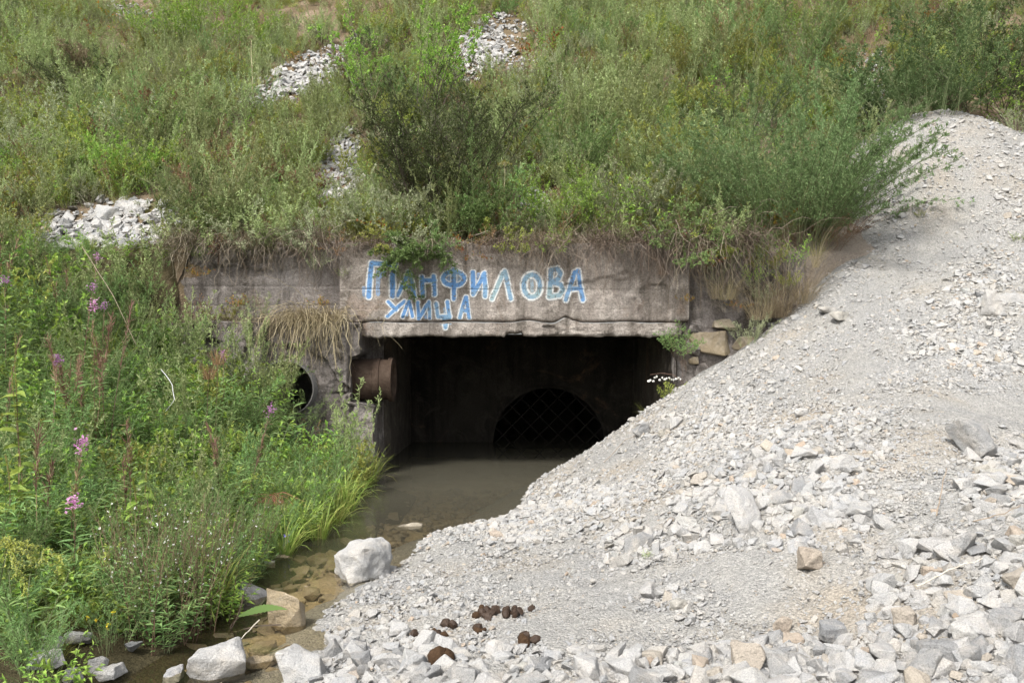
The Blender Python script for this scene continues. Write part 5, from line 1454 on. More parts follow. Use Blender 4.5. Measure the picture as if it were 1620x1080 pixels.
big("dry_bush", "small reddish dry bush at the hill top right of the white scree", "shrub", 828, 58, 15.5, .5, 0, ([S_BROWN], [L_RUSTY], []),
    herb(2014, h=.45, n=40, spread=.25, lean=.5, bend=.5, nbr=8, b0=.2, blen=.16, bup=.8, nl=6, L=.025, W=.006, sr=.003))
big("mullein", "tall pale yellow flower stalk standing alone right of centre", "plant", 927, 190, 12.9, .9, 0, ([S_GREEN], [L_YELL], [L_YELL]),
    herb(2015, h=1.0, n=1, spread=.01, lean=.03, bend=.04, nbr=0, direct=8, dL=.16, dW=.05, d0=.02, d1=.2, sr=.012, top=('ear', 130)))
big("mullein", "second shorter yellow flower stalk left of the tall one", "plant", 895, 95, 14.6, .7, 0, ([S_GREEN], [L_YELL], [L_YELL]),
    herb(2016, h=.7, n=1, spread=.01, lean=.05, bend=.05, nbr=0, direct=8, dL=.14, dW=.05, d0=.02, d1=.2, sr=.010, top=('ear', 90)))
def umbel(seed, h, r, m=24):
    rng = R(seed); st = MB(); fl = MB()
    P = stems(rng, 1, h, .01, .04, .06, 8); add_tubes(st, P, np.linspace(.006, .004, 8)[None])
    e = P[0, -1]; a = rng.uniform(0, 6.28, m); rr_ = r * np.sqrt(rng.random(m))
    T = e + np.stack([rr_ * np.cos(a), rr_ * np.sin(a), .06 - rr_ * .5 + 0 * a], 1)
    Pm = np.stack([np.repeat(e[None], m, 0), (e + T) / 2 + [0, 0, .03], T], 1); add_tubes(st, Pm, np.full((m, 3), .0022))
    B = np.repeat(T, 9, 0) + rng.normal(0, .010, (m * 9, 3)); add_leaves(fl, B, rng.normal(0, 1, B.shape), .016, .009, rng, 0)
    return st, None, fl
for k, (px_, py_2, y_, h_, r_, lb) in enumerate([(797, 338, 10.9, 1.10, .10, "dried yellow umbel on a tall stalk right of the dark shrub"), (780, 348, 10.8, .50, .06, "short dried umbel below the tall yellow one"),
                                                 (766, 352, 10.7, .42, .06, "bent dried umbel left of the short one"), (845, 40, 16.2, .5, .05, "dark dried umbel near the top edge"),
                                                 (400, 110, 14.9, 1.0, .07, "thin dried umbel stalk above the lone boulder on the left hill")]):
    big("dry_umbel", lb, "plant", px_, py_2, y_, h_, 0, ([S_STRAW], [], [L_GOLD if k == 0 else L_STRAW]), umbel(2100 + k, h_, r_))
def bush(name, label, px, py, y, h, n, spread, lean, leaf, stem_m, L=.036, W=.012, blen=.22, seed=0, nbr=14, flower=None, sub=1):
    big(name, label, "shrub", px, py, y, h, seed, ([stem_m], [leaf], [flower]), herb(seed, h=h, n=n, spread=spread, lean=lean, bend=.45, nbr=nbr, b0=.12, blen=blen, bup=1.0, taper=.6, nl=10, L=L, W=W, sub=sub, sr=.0042, top=('ear', 16) if flower else None))
for k, a_ in enumerate([("wormwood_bush", "pale sage wormwood bush drooping over the broken left wall end", 350, 365, 10.6, 1.15, 34, .35, .5, L_WORM, S_WORM), ("wormwood_bush", "pale sage wormwood bush left of the scree chute", 420, 330, 11.0, 1.1, 34, .4, .4, L_WORM, S_WORM),
    ("wormwood_bush", "grey-green wormwood bush under the largest dark shrub", 610, 360, 10.6, .85, 30, .35, .5, L_SILV, S_WORM), ("green_bush", "fresh green bush above the middle letters", 735, 362, 10.55, .8, 34, .28, .5, L_FEATH, S_GREEN),
    ("green_bush", "bright leafy bush above the last letters", 895, 350, 10.7, .95, 30, .3, .42, L_GREEN, S_GREEN), ("wormwood_bush", "silvery wormwood bush right of the last letters", 1000, 350, 10.7, 1.0, 32, .35, .4, L_SILV, S_WORM),
    ("yellow_bush", "yellow-green bush in the middle of the right hill", 1060, 240, 12.2, 1.1, 36, .45, .45, L_YELL, S_GREEN), ("wormwood_bush", "tall pale wormwood bush on the hill right of the mullein", 980, 180, 13.2, 1.4, 34, .5, .28, L_WORM, S_WORM),
    ("green_bush", "dark leafy bush behind the tall feathery bush", 1180, 170, 13.2, 1.3, 34, .5, .4, L_MIDG, S_DARK), ("yellow_bush", "yellow-green bush at the hill top right of centre", 1120, 80, 15.2, 1.2, 34, .5, .4, L_YELL, S_GREEN),
    ("green_bush", "green bush at the top edge right of centre", 1260, 70, 15.0, 1.4, 34, .5, .35, L_FEATH, S_GREEN), ("wormwood_bush", "broad pale wormwood bush in the middle of the left hill", 250, 190, 13.2, 1.1, 40, .7, .4, L_WORM, S_WORM),
    ("wormwood_bush", "grey wormwood bush at the left edge of the hill", 40, 200, 13.0, 1.2, 40, .7, .4, L_SILV, S_WORM), ("green_bush", "low bright green bush on the left hill above the boulder heap", 190, 265, 11.8, .75, 34, .4, .5, L_GREEN, S_GREEN),
    ("dry_bush", "brown dried bush in the middle of the left hill", 255, 175, 13.6, .7, 34, .4, .5, L_RUSTY, S_BROWN), ("dry_bush", "tan dried bush near the top left corner", 150, 70, 16.0, .8, 34, .5, .5, L_STRAW, S_BROWN),
    ("green_bush", "dark twiggy bush at the top left", 130, 110, 15.2, 1.0, 30, .5, .5, L_MIDG, S_DARK), ("dry_bush", "rusty dried bush beside the scree chute", 470, 255, 12.2, .6, 30, .3, .5, L_RUSTY, S_BROWN),
    ("wormwood_bush", "pale wormwood bush between scree band and chute", 470, 200, 13.0, .9, 34, .45, .45, L_WORM, S_WORM), ("dry_bush", "straw-brown bush at the top edge left of the scree streak", 560, 40, 16.5, .8, 34, .5, .5, L_STRAW, S_BROWN),
    ("yellow_bush", "yellow-green bush left of the tall feathery bush", 1090, 330, 10.8, .9, 30, .3, .45, L_YELL, S_GREEN), ("green_bush", "leafy bush with pale tips under the mullein", 900, 235, 12.1, 1.0, 34, .4, .4, L_FEATH, S_GREEN)]):
    bush(*a_, seed=2400 + k)
for k, (px_, py_2, y_, s_, lb) in enumerate([(285, 372, 10.35, .95, "wormwood leaning over the far left corner of the wall"), (345, 378, 10.3, .9, "wormwood leaning over the middle of the left wall"), (395, 378, 10.3, 1.0, "wormwood leaning over the left wall before the straw clump"),
      (440, 380, 10.25, 1.05, "wormwood hanging far down the left wall"), (500, 384, 10.25, .95, "wormwood leaning over the gap left of the letters"), (1385, 232, 11.5, .9, "wormwood on the left shoulder of the gravel top"), (1420, 212, 11.8, .8, "second wormwood on the left shoulder of the gravel top")]):
    x_ = (px_ - CX) / F * y_
    plant("wormwood" if k % 2 else "silver_wormwood", (x_, y_, max(2.80, float(Hz(np.array(x_), np.array(y_)))) if k < 5 else float(Gz(np.array(x_), np.array(y_)))), s_ * 1.2, .3 * math.sin(k * 2.0), lb, "plant", parted=True, vi=k, tilt=(.75 if k < 5 else .15, .1))
for k, (sp_, px_, y_, z_, s_, lb) in enumerate([("wormwood", 300, 9.6, 1.0, 1.15, "wormwood at the left end of the wing wall ledge"), ("green_herb", 335, 9.45, .95, 1.3, "leafy herb under the orange plant of the ledge"), ("feathery_herb", 370, 9.3, .85, 1.35, "feathery herb before the wing wall"),
      ("wormwood", 405, 9.3, .75, 1.2, "wormwood left above the drain pipe"), ("broad_leaved_herb", 350, 8.9, .8, 1.3, "broad-leaved herb before the wing wall"), ("wormwood", 265, 9.3, 1.2, 1.2, "wormwood below the broken wall corner"), ("dry_herb", 325, 9.95, 1.87, .8, "dried herb on the left ledge"),
      ("silver_wormwood", 410, 9.95, 1.87, .8, "silvery wormwood on the left ledge"), ("yellow_herb", 355, 9.95, 1.87, .7, "yellow-green herb on the left ledge"), ("dead_brush", 445, 9.95, 1.88, .8, "dead brush on the ledge beside the straw clump"), ("wormwood", 430, 9.2, .6, 1.1, "wormwood half covering the drain pipe")]):
    plant(sp_, ((px_ - CX) / F * y_, y_, z_), s_, .5 * k, lb, "plant", parted=True, vi=k, tilt=(.2, .05))
# hanging dead grass along the top of the concrete
HANG = [(400, 392, 10.18, .6, .30, "dead grass hanging over the broken left end of the wall"), (300, 385, 10.12, .55, .22, "long grey dead stems sweeping down at the wall's far left corner"),
        (500, 400, 10.12, .75, .28, "tangled dead stems between the left wall and the painted wall"), (600, 392, 9.98, .28, .25, "dead grass fringe over the first painted letter"),
        (700, 398, 9.98, .26, .25, "dead grass fringe behind the green sprig on the letters"), (790, 396, 9.98, .30, .20, "yellowish dead grass over the middle letters"),
        (860, 392, 9.98, .60, .16, "straw-brown grass clump hanging over the letter O"), (960, 390, 9.96, .85, .20, "pale grey dead grass hanging lowest over the right of the painted wall"),
        (1040, 390, 9.96, .70, .22, "grey dead grass at the right end of the painted wall"), (1110, 400, 9.95, .95, .18, "dark dead grass in the corner between painted wall and stone wall"),
        (1180, 400, 9.95, .8, .25, "dead stems hanging over the right stone wall")]
for k, (px_, py_2, y_, ln, sx, lb) in enumerate(HANG):
    X_, _, Z_ = pix(px_, py_2, y_)
    ob = thing("dead_grass", (X_, y_, max(2.86, Z_)), lb, "dead grass", "dead grass hanging over the concrete")
    link("strand", hanging(2200 + k, 300, ln * 1.1, (sx * .8, .14), .0065, tangle=.09).mesh("strand", [L_OLDGR]), ob, kind='stuff')
    b = MB(); tb = tuft(2250 + k, 130, ln * .8, .26, .8, .9, .005); link("blade", tb.mesh("blade", [L_OLDGR if k % 3 else L_STRAW]), ob, kind='stuff')
X_, _, Z_ = pix(495, 508, 9.85)
ob = thing("dead_grass", (X_, 9.85, 1.90), "thick clump of straw grass hanging from the ledge over the left pier", "dead grass", "dead grass hanging over the concrete")
link("strand", hanging(2270, 520, .85, (.26, .10), .007, out=.22).mesh("strand", [L_STRAW]), ob, kind='stuff')
link("blade", tuft(2271, 240, .42, .30, .6, 1.0, .006).mesh("blade", [L_STRAW]), ob, kind='stuff')
for k, (px_, ln, lb) in enumerate([(315, .35, "grey dead grass hanging below the orange plant on the ledge"), (385, .3, "dead grass along the ledge under the left wall"), (440, .35, "dead grass on the ledge left of the thick straw clump")]):
    X_, _, _ = pix(px_, 508, 9.9)
    ob = thing("dead_grass", (X_, 9.92, 1.88), lb, "dead grass", "dead grass hanging over the concrete")
    link("strand", hanging(2280 + k, 200, ln, (.2, .08), .007).mesh("strand", [L_OLDGR]), ob, kind='stuff')
    link("blade", tuft(2285 + k, 90, .28, .2, .7, .9, .0035).mesh("blade", [L_STRAW]), ob, kind='stuff')
# straw grass at the right shoulder
for k, (px_, y_, z_, h_, n_, lean_, lb) in enumerate([(1235, 9.85, 1.98, .75, 240, .22, "tall straw-coloured grass clump on the right shoulder of the wall"), (1270, 9.9, 2.15, .6, 160, .3, "straw grass next to the tall clump, by the clay bank"),
                                                (1150, 9.85, 2.2, .5, 120, .5, "arching straw grass in front of the right stone wall"), (1200, 9.8, 1.95, .5, 130, .35, "straw grass at the foot of the tall clump")]):
    X_ = (px_ - CX) / F * y_
    ob = thing("straw_grass", (X_, y_, z_), lb, "grass", "straw grass at the right shoulder")
    st, _, fl = herb(2300 + k, h=h_ * 1.3, n=24, spread=.10, lean=lean_, bend=.6, nbr=0, sr=.0018, top=('ear', 30))
    link("stem", st.mesh("stem", [S_STRAW]), ob); link("ear", fl.mesh("ear", [L_STRAW]), ob); link("blade", tuft(2310 + k, n_, h_, .14, .4, 1.2, .0042).mesh("blade", [L_STRAW]), ob, kind='stuff')
# green things growing on the wall top and the ledge
for k, (sp_, px_, py_2, y_, s_, lb) in enumerate([
    ("feathery_herb", 655, 470, 9.90, .55, "green sprig hanging in front of the letters"), ("silver_wormwood", 500, 425, 9.95, .5, "silvery sprig hanging between the left wall and the painted wall"),
    ("wormwood", 400, 560, 9.6, .75, "pale wormwood spike standing before the left pier"), ("green_herb", 895, 385, 10.0, .5, "bright yellow-green sprig over the letter O"),
    ("autumn_herb", 375, 490, 9.95, .6, "orange-leaved plant on the ledge of the left wall"), ("autumn_herb", 318, 440, 10.0, .5, "plant with drooping yellow leaves across the left wall"),
    ("green_herb", 318, 410, 10.05, .45, "small green plant with an orange top on the broken wall corner"), ("autumn_herb", 505, 488, 9.95, .5, "reddish-leaved plant above the straw clump on the ledge"),
    ("green_herb", 1190, 450, 9.75, .6, "green leafy plant among the straw grass at the right"), ("silver_wormwood", 1185, 545, 9.7, .75, "grey-green wormwood growing up the right stone wall"),
    ("silver_wormwood", 1205, 480, 9.72, .6, "grey-green wormwood in the middle of the right straw grass"), ("autumn_herb", 1168, 490, 9.75, .4, "orange-red leaves in the grass over the right stone wall"),
    ("small_leaved_shrub", 1075, 560, 9.85, .5, "small green vine hanging down the right jamb of the opening"), ("autumn_herb", 1085, 480, 9.9, .4, "yellow leaves on a stalk at the right end of the painted wall"),
    ("yellow_herb", 1065, 635, 9.75, .55, "yellow-green flowering herb at the right foot of the opening"), ("green_herb", 1160, 590, 9.8, .3, "little green weed at the foot of the stone wall"),
    ("yellow_herb", 1245, 455, 9.8, .5, "yellow-green stalks leaning over the right gravel rim"), ("straw_grass", 1130, 470, 9.8, .8, "straw grass at the left end of the right stone wall"), ("yellow_herb", 1215, 430, 9.8, .8, "yellow-green herb behind the tall straw clump"),
    ("silver_wormwood", 1130, 440, 9.85, .8, "silvery wormwood over the left end of the right stone wall"), ("wormwood", 1160, 425, 9.85, .7, "wormwood over the middle of the right stone wall"),
    ("feathery_herb", 1200, 420, 9.8, .8, "fresh feathery herb over the right stone wall"), ("autumn_herb", 1110, 430, 9.85, .8, "orange and yellow leaves in the corner beside the painted wall"),
    ("green_herb", 1260, 420, 9.9, .8, "green herb by the clay bank"), ("straw_grass", 1290, 420, 9.9, .9, "straw grass nearest the clay bank"), ("dead_brush", 1150, 490, 9.8, .9, "dead brush over the stone wall face"),
    ("straw_grass", 1215, 500, 9.7, .8, "straw grass hanging low over the stone wall"), ("dead_brush", 1250, 480, 9.75, .9, "dead brush in the straw grass by the gravel rim"),
    ("wormwood", 340, 600, 9.3, 1.0, "wormwood standing before the wing wall"), ("wormwood", 440, 640, 9.3, .9, "wormwood covering the left of the drain pipe"), ("feathery_herb", 475, 690, 9.3, .9, "feathery herb under the drain pipe"),
    ("feathery_herb", 520, 735, 9.45, .85, "feathery herb at the foot of the pier"), ("green_herb", 415, 660, 9.0, 1.2, "leafy herb left below the drain pipe"), ("wormwood", 300, 560, 9.4, 1.0, "wormwood before the far left end of the wing wall"),
    ("green_herb", 545, 440, 10.0, .3, "tiny green plant at the left end of the painted wall")]):
    X_, _, Z_ = pix(px_, py_2, y_)
    plant(sp_, (X_, y_, Z_), s_, .3 * math.sin(k * 1.3), lb, "plant", parted=True, vi=k, tilt=(.5 if k in (0, 1, 3, 12) else .1, 0), name=sp_)
X_, _, Z_ = pix(662, 400, 9.95)
big_ = herb(2350, h=.62, n=20, spread=.12, lean=.9, bend=1.9, nbr=16, b0=.1, blen=.15, bup=.8, taper=.4, nl=18, L=.042, W=.017, sr=.003, az=(-1.57, .9))
ob = thing("wormwood_sprig", (X_, 9.92, 2.66), "grey-green sprig drooping over the second and third letters", "plant")
link("stem", big_[0].mesh("stem", [S_GREEN]), ob); link("foliage", big_[1].mesh("foliage", [L_FEATH]), ob)
rng = R(909)
for k, (px_, y_, s_, sp_) in enumerate([(415, 10.1, .6, "silver_wormwood"), (455, 10.1, .65, "wormwood"), (490, 10.05, .75, "silver_wormwood"), (525, 10.0, .6, "dry_herb"), (560, 10.0, .5, "dead_brush"), (610, 9.98, .6, "yellow_herb"),
      (645, 9.96, .75, "silver_wormwood"), (690, 9.96, .6, "feathery_herb"), (735, 9.98, .55, "autumn_herb"), (775, 9.97, .55, "dry_herb"), (815, 9.97, .6, "yellow_herb"), (870, 9.97, .6, "green_herb"), (915, 9.97, .55, "dead_brush"),
      (985, 9.97, .55, "wormwood"), (1015, 9.97, .6, "dead_brush"), (1060, 9.96, .7, "silver_wormwood"), (1085, 9.95, .75, "dry_herb"), (1110, 9.9, .8, "yellow_herb"), (350, 10.1, .6, "dry_herb"), (300, 10.1, .7, "dead_brush"), (1140, 9.85, .8, "wormwood"), (1100, 9.85, .8, "small_leaved_shrub")]):
    plant(sp_, ((px_ - CX) / F * y_, y_, 2.80), s_ * 1.15, rng.normal(0, .35), "%s spilling over the edge %s" % (NICE[sp_], "at the broken left wall" if px_ < 360 else "above the left wall" if px_ < 430 else "above the straw clump" if px_ < 510 else "left of the letters" if px_ < 575 else
          "above the letter " + min((abs(px_ - a), c) for a, c in ((602, "П"), (640, "А"), (677, "Н"), (717, "Ф"), (757, "И"), (793, "Л"), (841, "О"), (875, "В"), (910, "А at the end")))[1] if px_ < 940 else "right of the letters" if px_ < 1030 else "above the opening's right corner"),
          CATS.get(sp_, "plant"), "plants spilling over the concrete edge", parted=True, vi=k, tilt=(rng.uniform(.5, 1.25), rng.normal(0, .15)))
# white-belled stalk and thin grasses at the right foot of the opening
ob = thing("bell_stalk", (2.02, 9.7, 1.05), "reddish stalk with a row of small white bells before the dark opening", "plant")
st = MB(); P = np.array([[[.12, 0, .0], [.05, 0, .12], [-.06, 0, .20], [-.2, 0, .22], [-.34, 0, .20]]]); add_tubes(st, P, np.full((1, 5), .003)); link("stem", st.mesh("stem", [S_BROWN]), ob)
rng = R(88)
for k in range(15):
    bx0 = -.36 + .028 * k; fl = MB(); B = np.repeat([[bx0, rng.normal(0, .02), .20 - .10 * (bx0 + .17) ** 2 * 8 - rng.uniform(0, .05)]], 6, 0)
    add_leaves(fl, B, np.stack([rng.normal(0, .5, 6), rng.normal(0, .5, 6), -np.ones(6)], 1), .030, .020, rng, 0); link("bell", fl.mesh("bell", [L_WHITE]), ob)
X_, _, Z_ = pix(1030, 668, 9.65)
ob = link("thin_grass", tuft(2360, 14, .42, .04, .5, 1.0, .004, az=(2.6, .6)).mesh("thin_grass", [L_YELL]), label="few thin arching grass stalks against the dark opening", category="grass"); ob.location = (X_, 9.65, Z_)
# ---------------------------------------------------------------- the left bank
rng = R(505)
cand = []
yy = 3.3
while yy < 10.3:
    stp = .19 + .010 * (yy - 3)
    xs_ = np.arange(-(.70 * yy + 1.0), -1.2, stp)
    cand.append(np.stack([xs_ + rng.uniform(-.5, .5, len(xs_)) * stp, yy + rng.uniform(-.5, .5, len(xs_)) * stp], 1)); yy += stp * .95
BC = np.concatenate(cand); bx, by = BC.T; bz = Bz(bx, by)
ok = bz > .0
ok &= ~((by > 9.55) & (bx > -4.4))
bx, by, bz = bx[ok], by[ok], bz[ok]
px, py = hill_px(bx, by, bz)
edge = sstep(965, 1010, py) * (px < 225)                  # stones and short grass at the foot of the near bank
ok = (rng.random(len(px)) > edge * .93) & ~((px > 30) & (px < 290) & (py > 310) & (py < 470) & (by > 7.6)) & ~((py > 1015) & (px > 300)) & ~((by < 4.05) & ((rng.random(len(bx)) < .97) | (px < 300)))
bx, by, bz, px, py = bx[ok], by[ok], bz[ok], px[ok], py[ok]
m1 = fbm(bx * 1.1, by * 1.1, 401, 3); m2 = fbm(bx * 1.4 + 5, by * 1.4, 405, 3)
waterside = sstep(-2.7, -1.9, bx)
Wb = {
 "grass_tuft": .55 + 1.6 * waterside * sstep(5, 6.5, by) + .9 * bl(px, py, 230, 900, 170, 70) + 1.2 * m1,
 "lance_herb": .9 + .9 * bl(px, py, 60, 850, 150, 120) + .3 * m2,
 "fireweed": .16 + .35 * bl(px, py, 110, 700, 140, 140) + .15 * m2,
 "broad_leaved_herb": .7 + .7 * bl(px, py, 170, 720, 170, 90) - .9 * m1,
 "feathery_herb": .28 + 1.3 * bl(px, py, 110, 600, 150, 110) + .8 * bl(px, py, 420, 720, 120, 90) - .5 * m2,
 "wormwood": .25 + .6 * bl(px, py, 250, 480, 200, 60) + .5 * sstep(8, 9.5, by),
 "green_herb": .22 + .4 * m1,
 "willowherb": .05 + 2.4 * bl(px, py, 270, 1000, 110, 90) * sstep(5.2, 4.6, by) + .5 * bl(px, py, 380, 880, 70, 60),
 "yellow_herb": .3 + .3 * m2,
 "dry_herb": .08 + .2 * bl(px, py, 330, 520, 120, 60),
 "sedge_mat": .25 + 0 * m1,
}
bnames = list(Wb); Wm = np.clip(np.stack([Wb[k] for k in bnames], 1), .003, None) ** 1.6; cw = np.cumsum(Wm, 1); cw /= cw[:, -1:]
spb = (rng.random(len(bx))[:, None] > cw).sum(1)
def bank_zone(px, py):
    if px > 380 and py > 600: return "at the water's edge left of the opening"
    if py > 900: return "on the near bank above the lower left stones"
    if py > 660: return "in the middle of the left bank"
    if px > 250: return "before the left broken wall"
    return "on the upper left bank"
BMAX = {"grass_tuft": 120, "lance_herb": 80, "fireweed": 35, "broad_leaved_herb": 60, "feathery_herb": 70, "wormwood": 40, "green_herb": 30, "willowherb": 40, "yellow_herb": 25, "dry_herb": 15, "sedge_mat": 25}
SZ2 = dict(SZ); 
spread_plants(spb, bnames, bx, by, bz - .01, px, py, rng, bank_zone, BMAX, LM_BANK, "covering the left bank", parted=True, smul=.85 + .45 * sstep(6.5, 9.0, by))
# low cover
m_ = 2600
fy = 3.2 + 7 * rng.random(m_); fx = -1.5 - rng.random(m_) * (.70 * fy - .6); fz = Bz(fx, fy); ok = (fz > -.02) & ~((fy > 9.55) & (fx > -4.4)) & ~((hill_px(fx, fy, fz)[1] > 1000) & (rng.random(len(fx)) < .92)); fx, fy, fz = fx[ok], fy[ok], fz[ok]
fl_ = [SPEC[k][i][1] for k, i in (("grass_tuft", 0), ("fine_grass", 1), ("sedge_mat", 0), ("lance_herb", 1), ("broad_leaved_herb", 1), ("feathery_herb", 1))]
instancer("bank_ground_cover", np.stack([fx, fy, fz], 1), np.stack([0 * fx, 0 * fx, rng.uniform(0, 6.28, len(fx))], 1), np.repeat(rng.uniform(.3, .65, (len(fx), 1)), 3, 1), rng.integers(0, len(fl_), len(fx)), fl_,
          "low mixed grass and herbs between the plants of the left bank", "ground cover")

def bank_plant(name, label, px_, py_2, y_, mats, builder_kw, cat="plant", zoff=None, tilt=(0, 0), extra=None, group=None):
    """a plant whose top shows at (px, py): rooted on the bank at depth y and as tall as it has to be"""
    x, _, ztop = pix(px_, py_2, y_)
    z0 = float(Bz(np.array(x), np.array(y_)))
    h = max(ztop - z0, .15)
    st, lf, fl = herb(h=h * builder_kw.pop('hs', 1.0), **builder_kw)
    o = thing(name, (x, y_, z0), label, cat, group); o.rotation_euler = (tilt[0], tilt[1], 0)
    for nm, b, m in (("stem", st, mats[0]), ("foliage", lf, mats[1]), ("flower_head", fl, mats[2])):
        if b is not None and b.n: link(nm, b.mesh(nm, m), o, kind='stuff' if nm == "flower_head" else None)
    return o
FW = dict(n=1, spread=.005, lean=.04, bend=.06, nbr=0, direct=40, dL=.11, dW=.017, d0=.05, d1=.74, dup=.45, ddroop=.3, sr=.0045, k=8)
for k, (px_, py_2, y_, amt, lb) in enumerate([
    (120, 742, 4.3, 10, "fireweed whose large magenta flower head is the lowest on the left bank"), (113, 672, 4.7, 70, "fireweed with a magenta tip above a tall brown pod column"),
    (378, 603, 6.4, 60, "fireweed with a magenta tip leaning left of the drain pipe"), (122, 417, 7.6, 30, "fireweed with a bright magenta head below the boulder heap"),
    (12, 404, 7.4, 20, "fireweed with a pink head at the left edge"), (166, 438, 7.8, 20, "small pink fireweed head right of the bright one"), (148, 378, 8.6, 15, "faint pink flower head among the boulders above the bank"),
    (152, 478, 6.6, 80, "fireweed with pink petals on top of the big reddish pod plume"), (352, 512, 8.6, 15, "pink flower head before the left wall ledge"), (80, 547, 6.0, 15, "small pink flower head in the feathery herbs at left")]):
    kw = dict(FW); kw.update(seed=3000 + k, top=('podbloom', amt))
    bank_plant("fireweed_in_bloom", lb, px_, py_2, y_, ([S_BROWN], [L_LANCE], [L_PINKY, L_MAG]), kw, tilt=(0, .25 if k == 2 else .05 * math.sin(k)), group="fireweeds in flower")
for k, (px_, py_2, y_, amt, lb) in enumerate([(148, 455, 6.5, 130, "large reddish plume of fireweed pods in the upper left bank"), (170, 470, 6.6, 110, "brown fireweed pod plume right of the large reddish one"), (132, 480, 6.4, 110, "brown fireweed pod plume left of the large reddish one"),
                                             (65, 672, 4.6, 70, "brown fireweed pod column at the left beside the magenta tips"), (205, 655, 5.0, 60, "thin brown fireweed pods in the middle of the bank"), (358, 622, 6.2, 70, "tan fireweed pods under the leaning magenta tip"),
                                             (110, 480, 6.8, 60, "short pinkish fireweed pods left of the large plume")]):
    kw = dict(FW); kw.update(seed=3100 + k, n=2, spread=.02, lean=.1, top=('pods', amt))
    bank_plant("fireweed_in_seed", lb, px_, py_2, y_, ([S_BROWN], [L_LANCE], [L_PINKY]), kw, group="fireweeds in seed")
# goldenrod, amaranths, rusty plumes, coral seed head, tufts
bank_plant("goldenrod", "drooping yellow-green goldenrod plume at the lower left edge", 40, 862, 3.7, ([S_GREEN], [L_LANCE], [L_GOLD]),
           dict(seed=3200, n=6, spread=.05, lean=.2, bend=.3, nbr=0, direct=26, dL=.10, dW=.014, d0=.05, d1=.8, sr=.004))
def plume(seed, c, dirs, n_br, ln, L, W, m):
    rng = R(seed); mb = MB(); st = MB()
    for d in dirs:
        t = rng.random(n_br); d = np.array(d)
        B = c + d * t[:, None]; B[:, 2] -= .10 * t ** 2
        bd = unit(d / np.linalg.norm(d) * .8 + rng.normal(0, .5, (n_br, 3))); l = ln * (1.1 - .7 * t)
        P = B[:, None] + bd[:, None] * l[:, None, None] * np.linspace(0, 1, 4)[None, :, None]; P[:, :, 2] -= np.linspace(0, 1, 4) ** 2 * .3 * l[:, None]
        add_tubes(st, P, np.full((n_br, 4), .0012))
        q = rng.random((n_br, m)); Q, D = along(P, q); Q = Q.reshape(-1, 3); D = D.reshape(-1, 3)
        add_leaves(mb, Q, unit(D + rng.normal(0, .9, D.shape)), L * rng.uniform(.6, 1.3, len(Q)), W, rng, 0)
    return st, mb
x_, y_, z_ = pix(10, 868, 3.65)
ob = thing("goldenrod_plume", (x_, y_, z_), "yellow bloom spray spreading right from the lower left edge", "plant")
st, fl = plume(3201, np.zeros(3), [(.25, .0, .05), (.20, .05, -.02), (-.12, .05, .06), (.12, -.04, -.08), (.02, .02, .08)], 26, .07, .010, .006, 16)
link("stem", st.mesh("stem", [S_GREEN]), ob); link("flower_head", fl.mesh("flower_head", [L_GOLD]), ob)
P = np.array([[[0, 0, 0], [-.05, .02, -.2], [-.12, .05, z_ * -.8 + .2]]]); mb = MB(); add_tubes(mb, P, np.full((1, 3), .004)); link("main_stem", mb.mesh("main_stem", [S_GREEN]), ob)
for k, (px_, py_2, y_, lb) in enumerate([(38, 535, 5.0, "amaranth with a fuzzy olive spike and broad leaves at the left edge"), (12, 620, 4.6, "second broad-leaved amaranth at the left edge below the fuzzy spike"), (225, 690, 5.0, "amaranth with a leaning green spike in the middle of the bank")]):
    ob = bank_plant("amaranth", lb, px_, py_2, y_, ([S_BROWN], [L_GREEN], [L_YELL]), dict(seed=3210 + k, n=2, spread=.03, lean=.12, bend=.2, nbr=0, direct=12, dL=.10, dW=.05, d0=.25, d1=.8, dlong=True, dup=.3, ddroop=.5, sr=.005, top=('ear', 160)), group="amaranths")
for k, (px_, py_2, y_, sx, lb, m) in enumerate([(345, 572, 7.6, .10, "small orange-brown seed plume before the left pier", L_RUSTY), (432, 792, 6.6, .07, "coral pink tassel of grass hanging over the water's edge", L_RED), (330, 595, 7.4, .08, "brown dried heads beside the orange-brown plume", L_RUSTY)]):
    x_, _, z_ = pix(px_, py_2, y_)
    ob = thing("seed_tassel", (x_, y_, z_), lb, "plant")
    b = hanging(3220 + k, 90, .16 if k == 1 else .22, (sx * .3, sx * .3), .0035, out=.6) if k == 1 else tuft(3220 + k, 90, .20, .05, .3, .6, .0028)
    link("tassel", b.mesh("tassel", [m]), ob, kind='stuff')
    z0 = float(Bz(np.array(x_), np.array(y_))); mb = MB(); add_tubes(mb, np.array([[[0, 0, 0], [-.03, .03, (z0 - z_) * .5], [-.08, .06, z0 - z_]]]), np.full((1, 3), .003)); link("stem", mb.mesh("stem", [S_BROWN]), ob)
for k, (px_, y_, s_) in enumerate([(215, 4.2, 1.0), (255, 4.1, 1.1), (290, 4.25, 1.05), (325, 4.4, 1.0), (235, 4.5, 1.1), (275, 4.6, 1.1), (310, 4.8, 1.0), (345, 4.9, .95), (200, 4.6, 1.0), (370, 5.3, .95), (395, 5.6, .9)]):
    x_ = (px_ - CX) / F * y_
    plant("willowherb", (x_, y_, max(0, float(Bz(np.array(x_), np.array(y_)))) - .02), s_, k * 1.7, "willowherb dotted with white flowers %s" % rel(px_, 700 + y_ * 40, [(340, 900, "the slanting stream rock"), (215, 860, "the lower left stones"), (290, 880, "the gap in the grass"), (400, 930, "the stream's left margin")]), "plant", "willowherbs by the stream rocks", parted=True, vi=k)
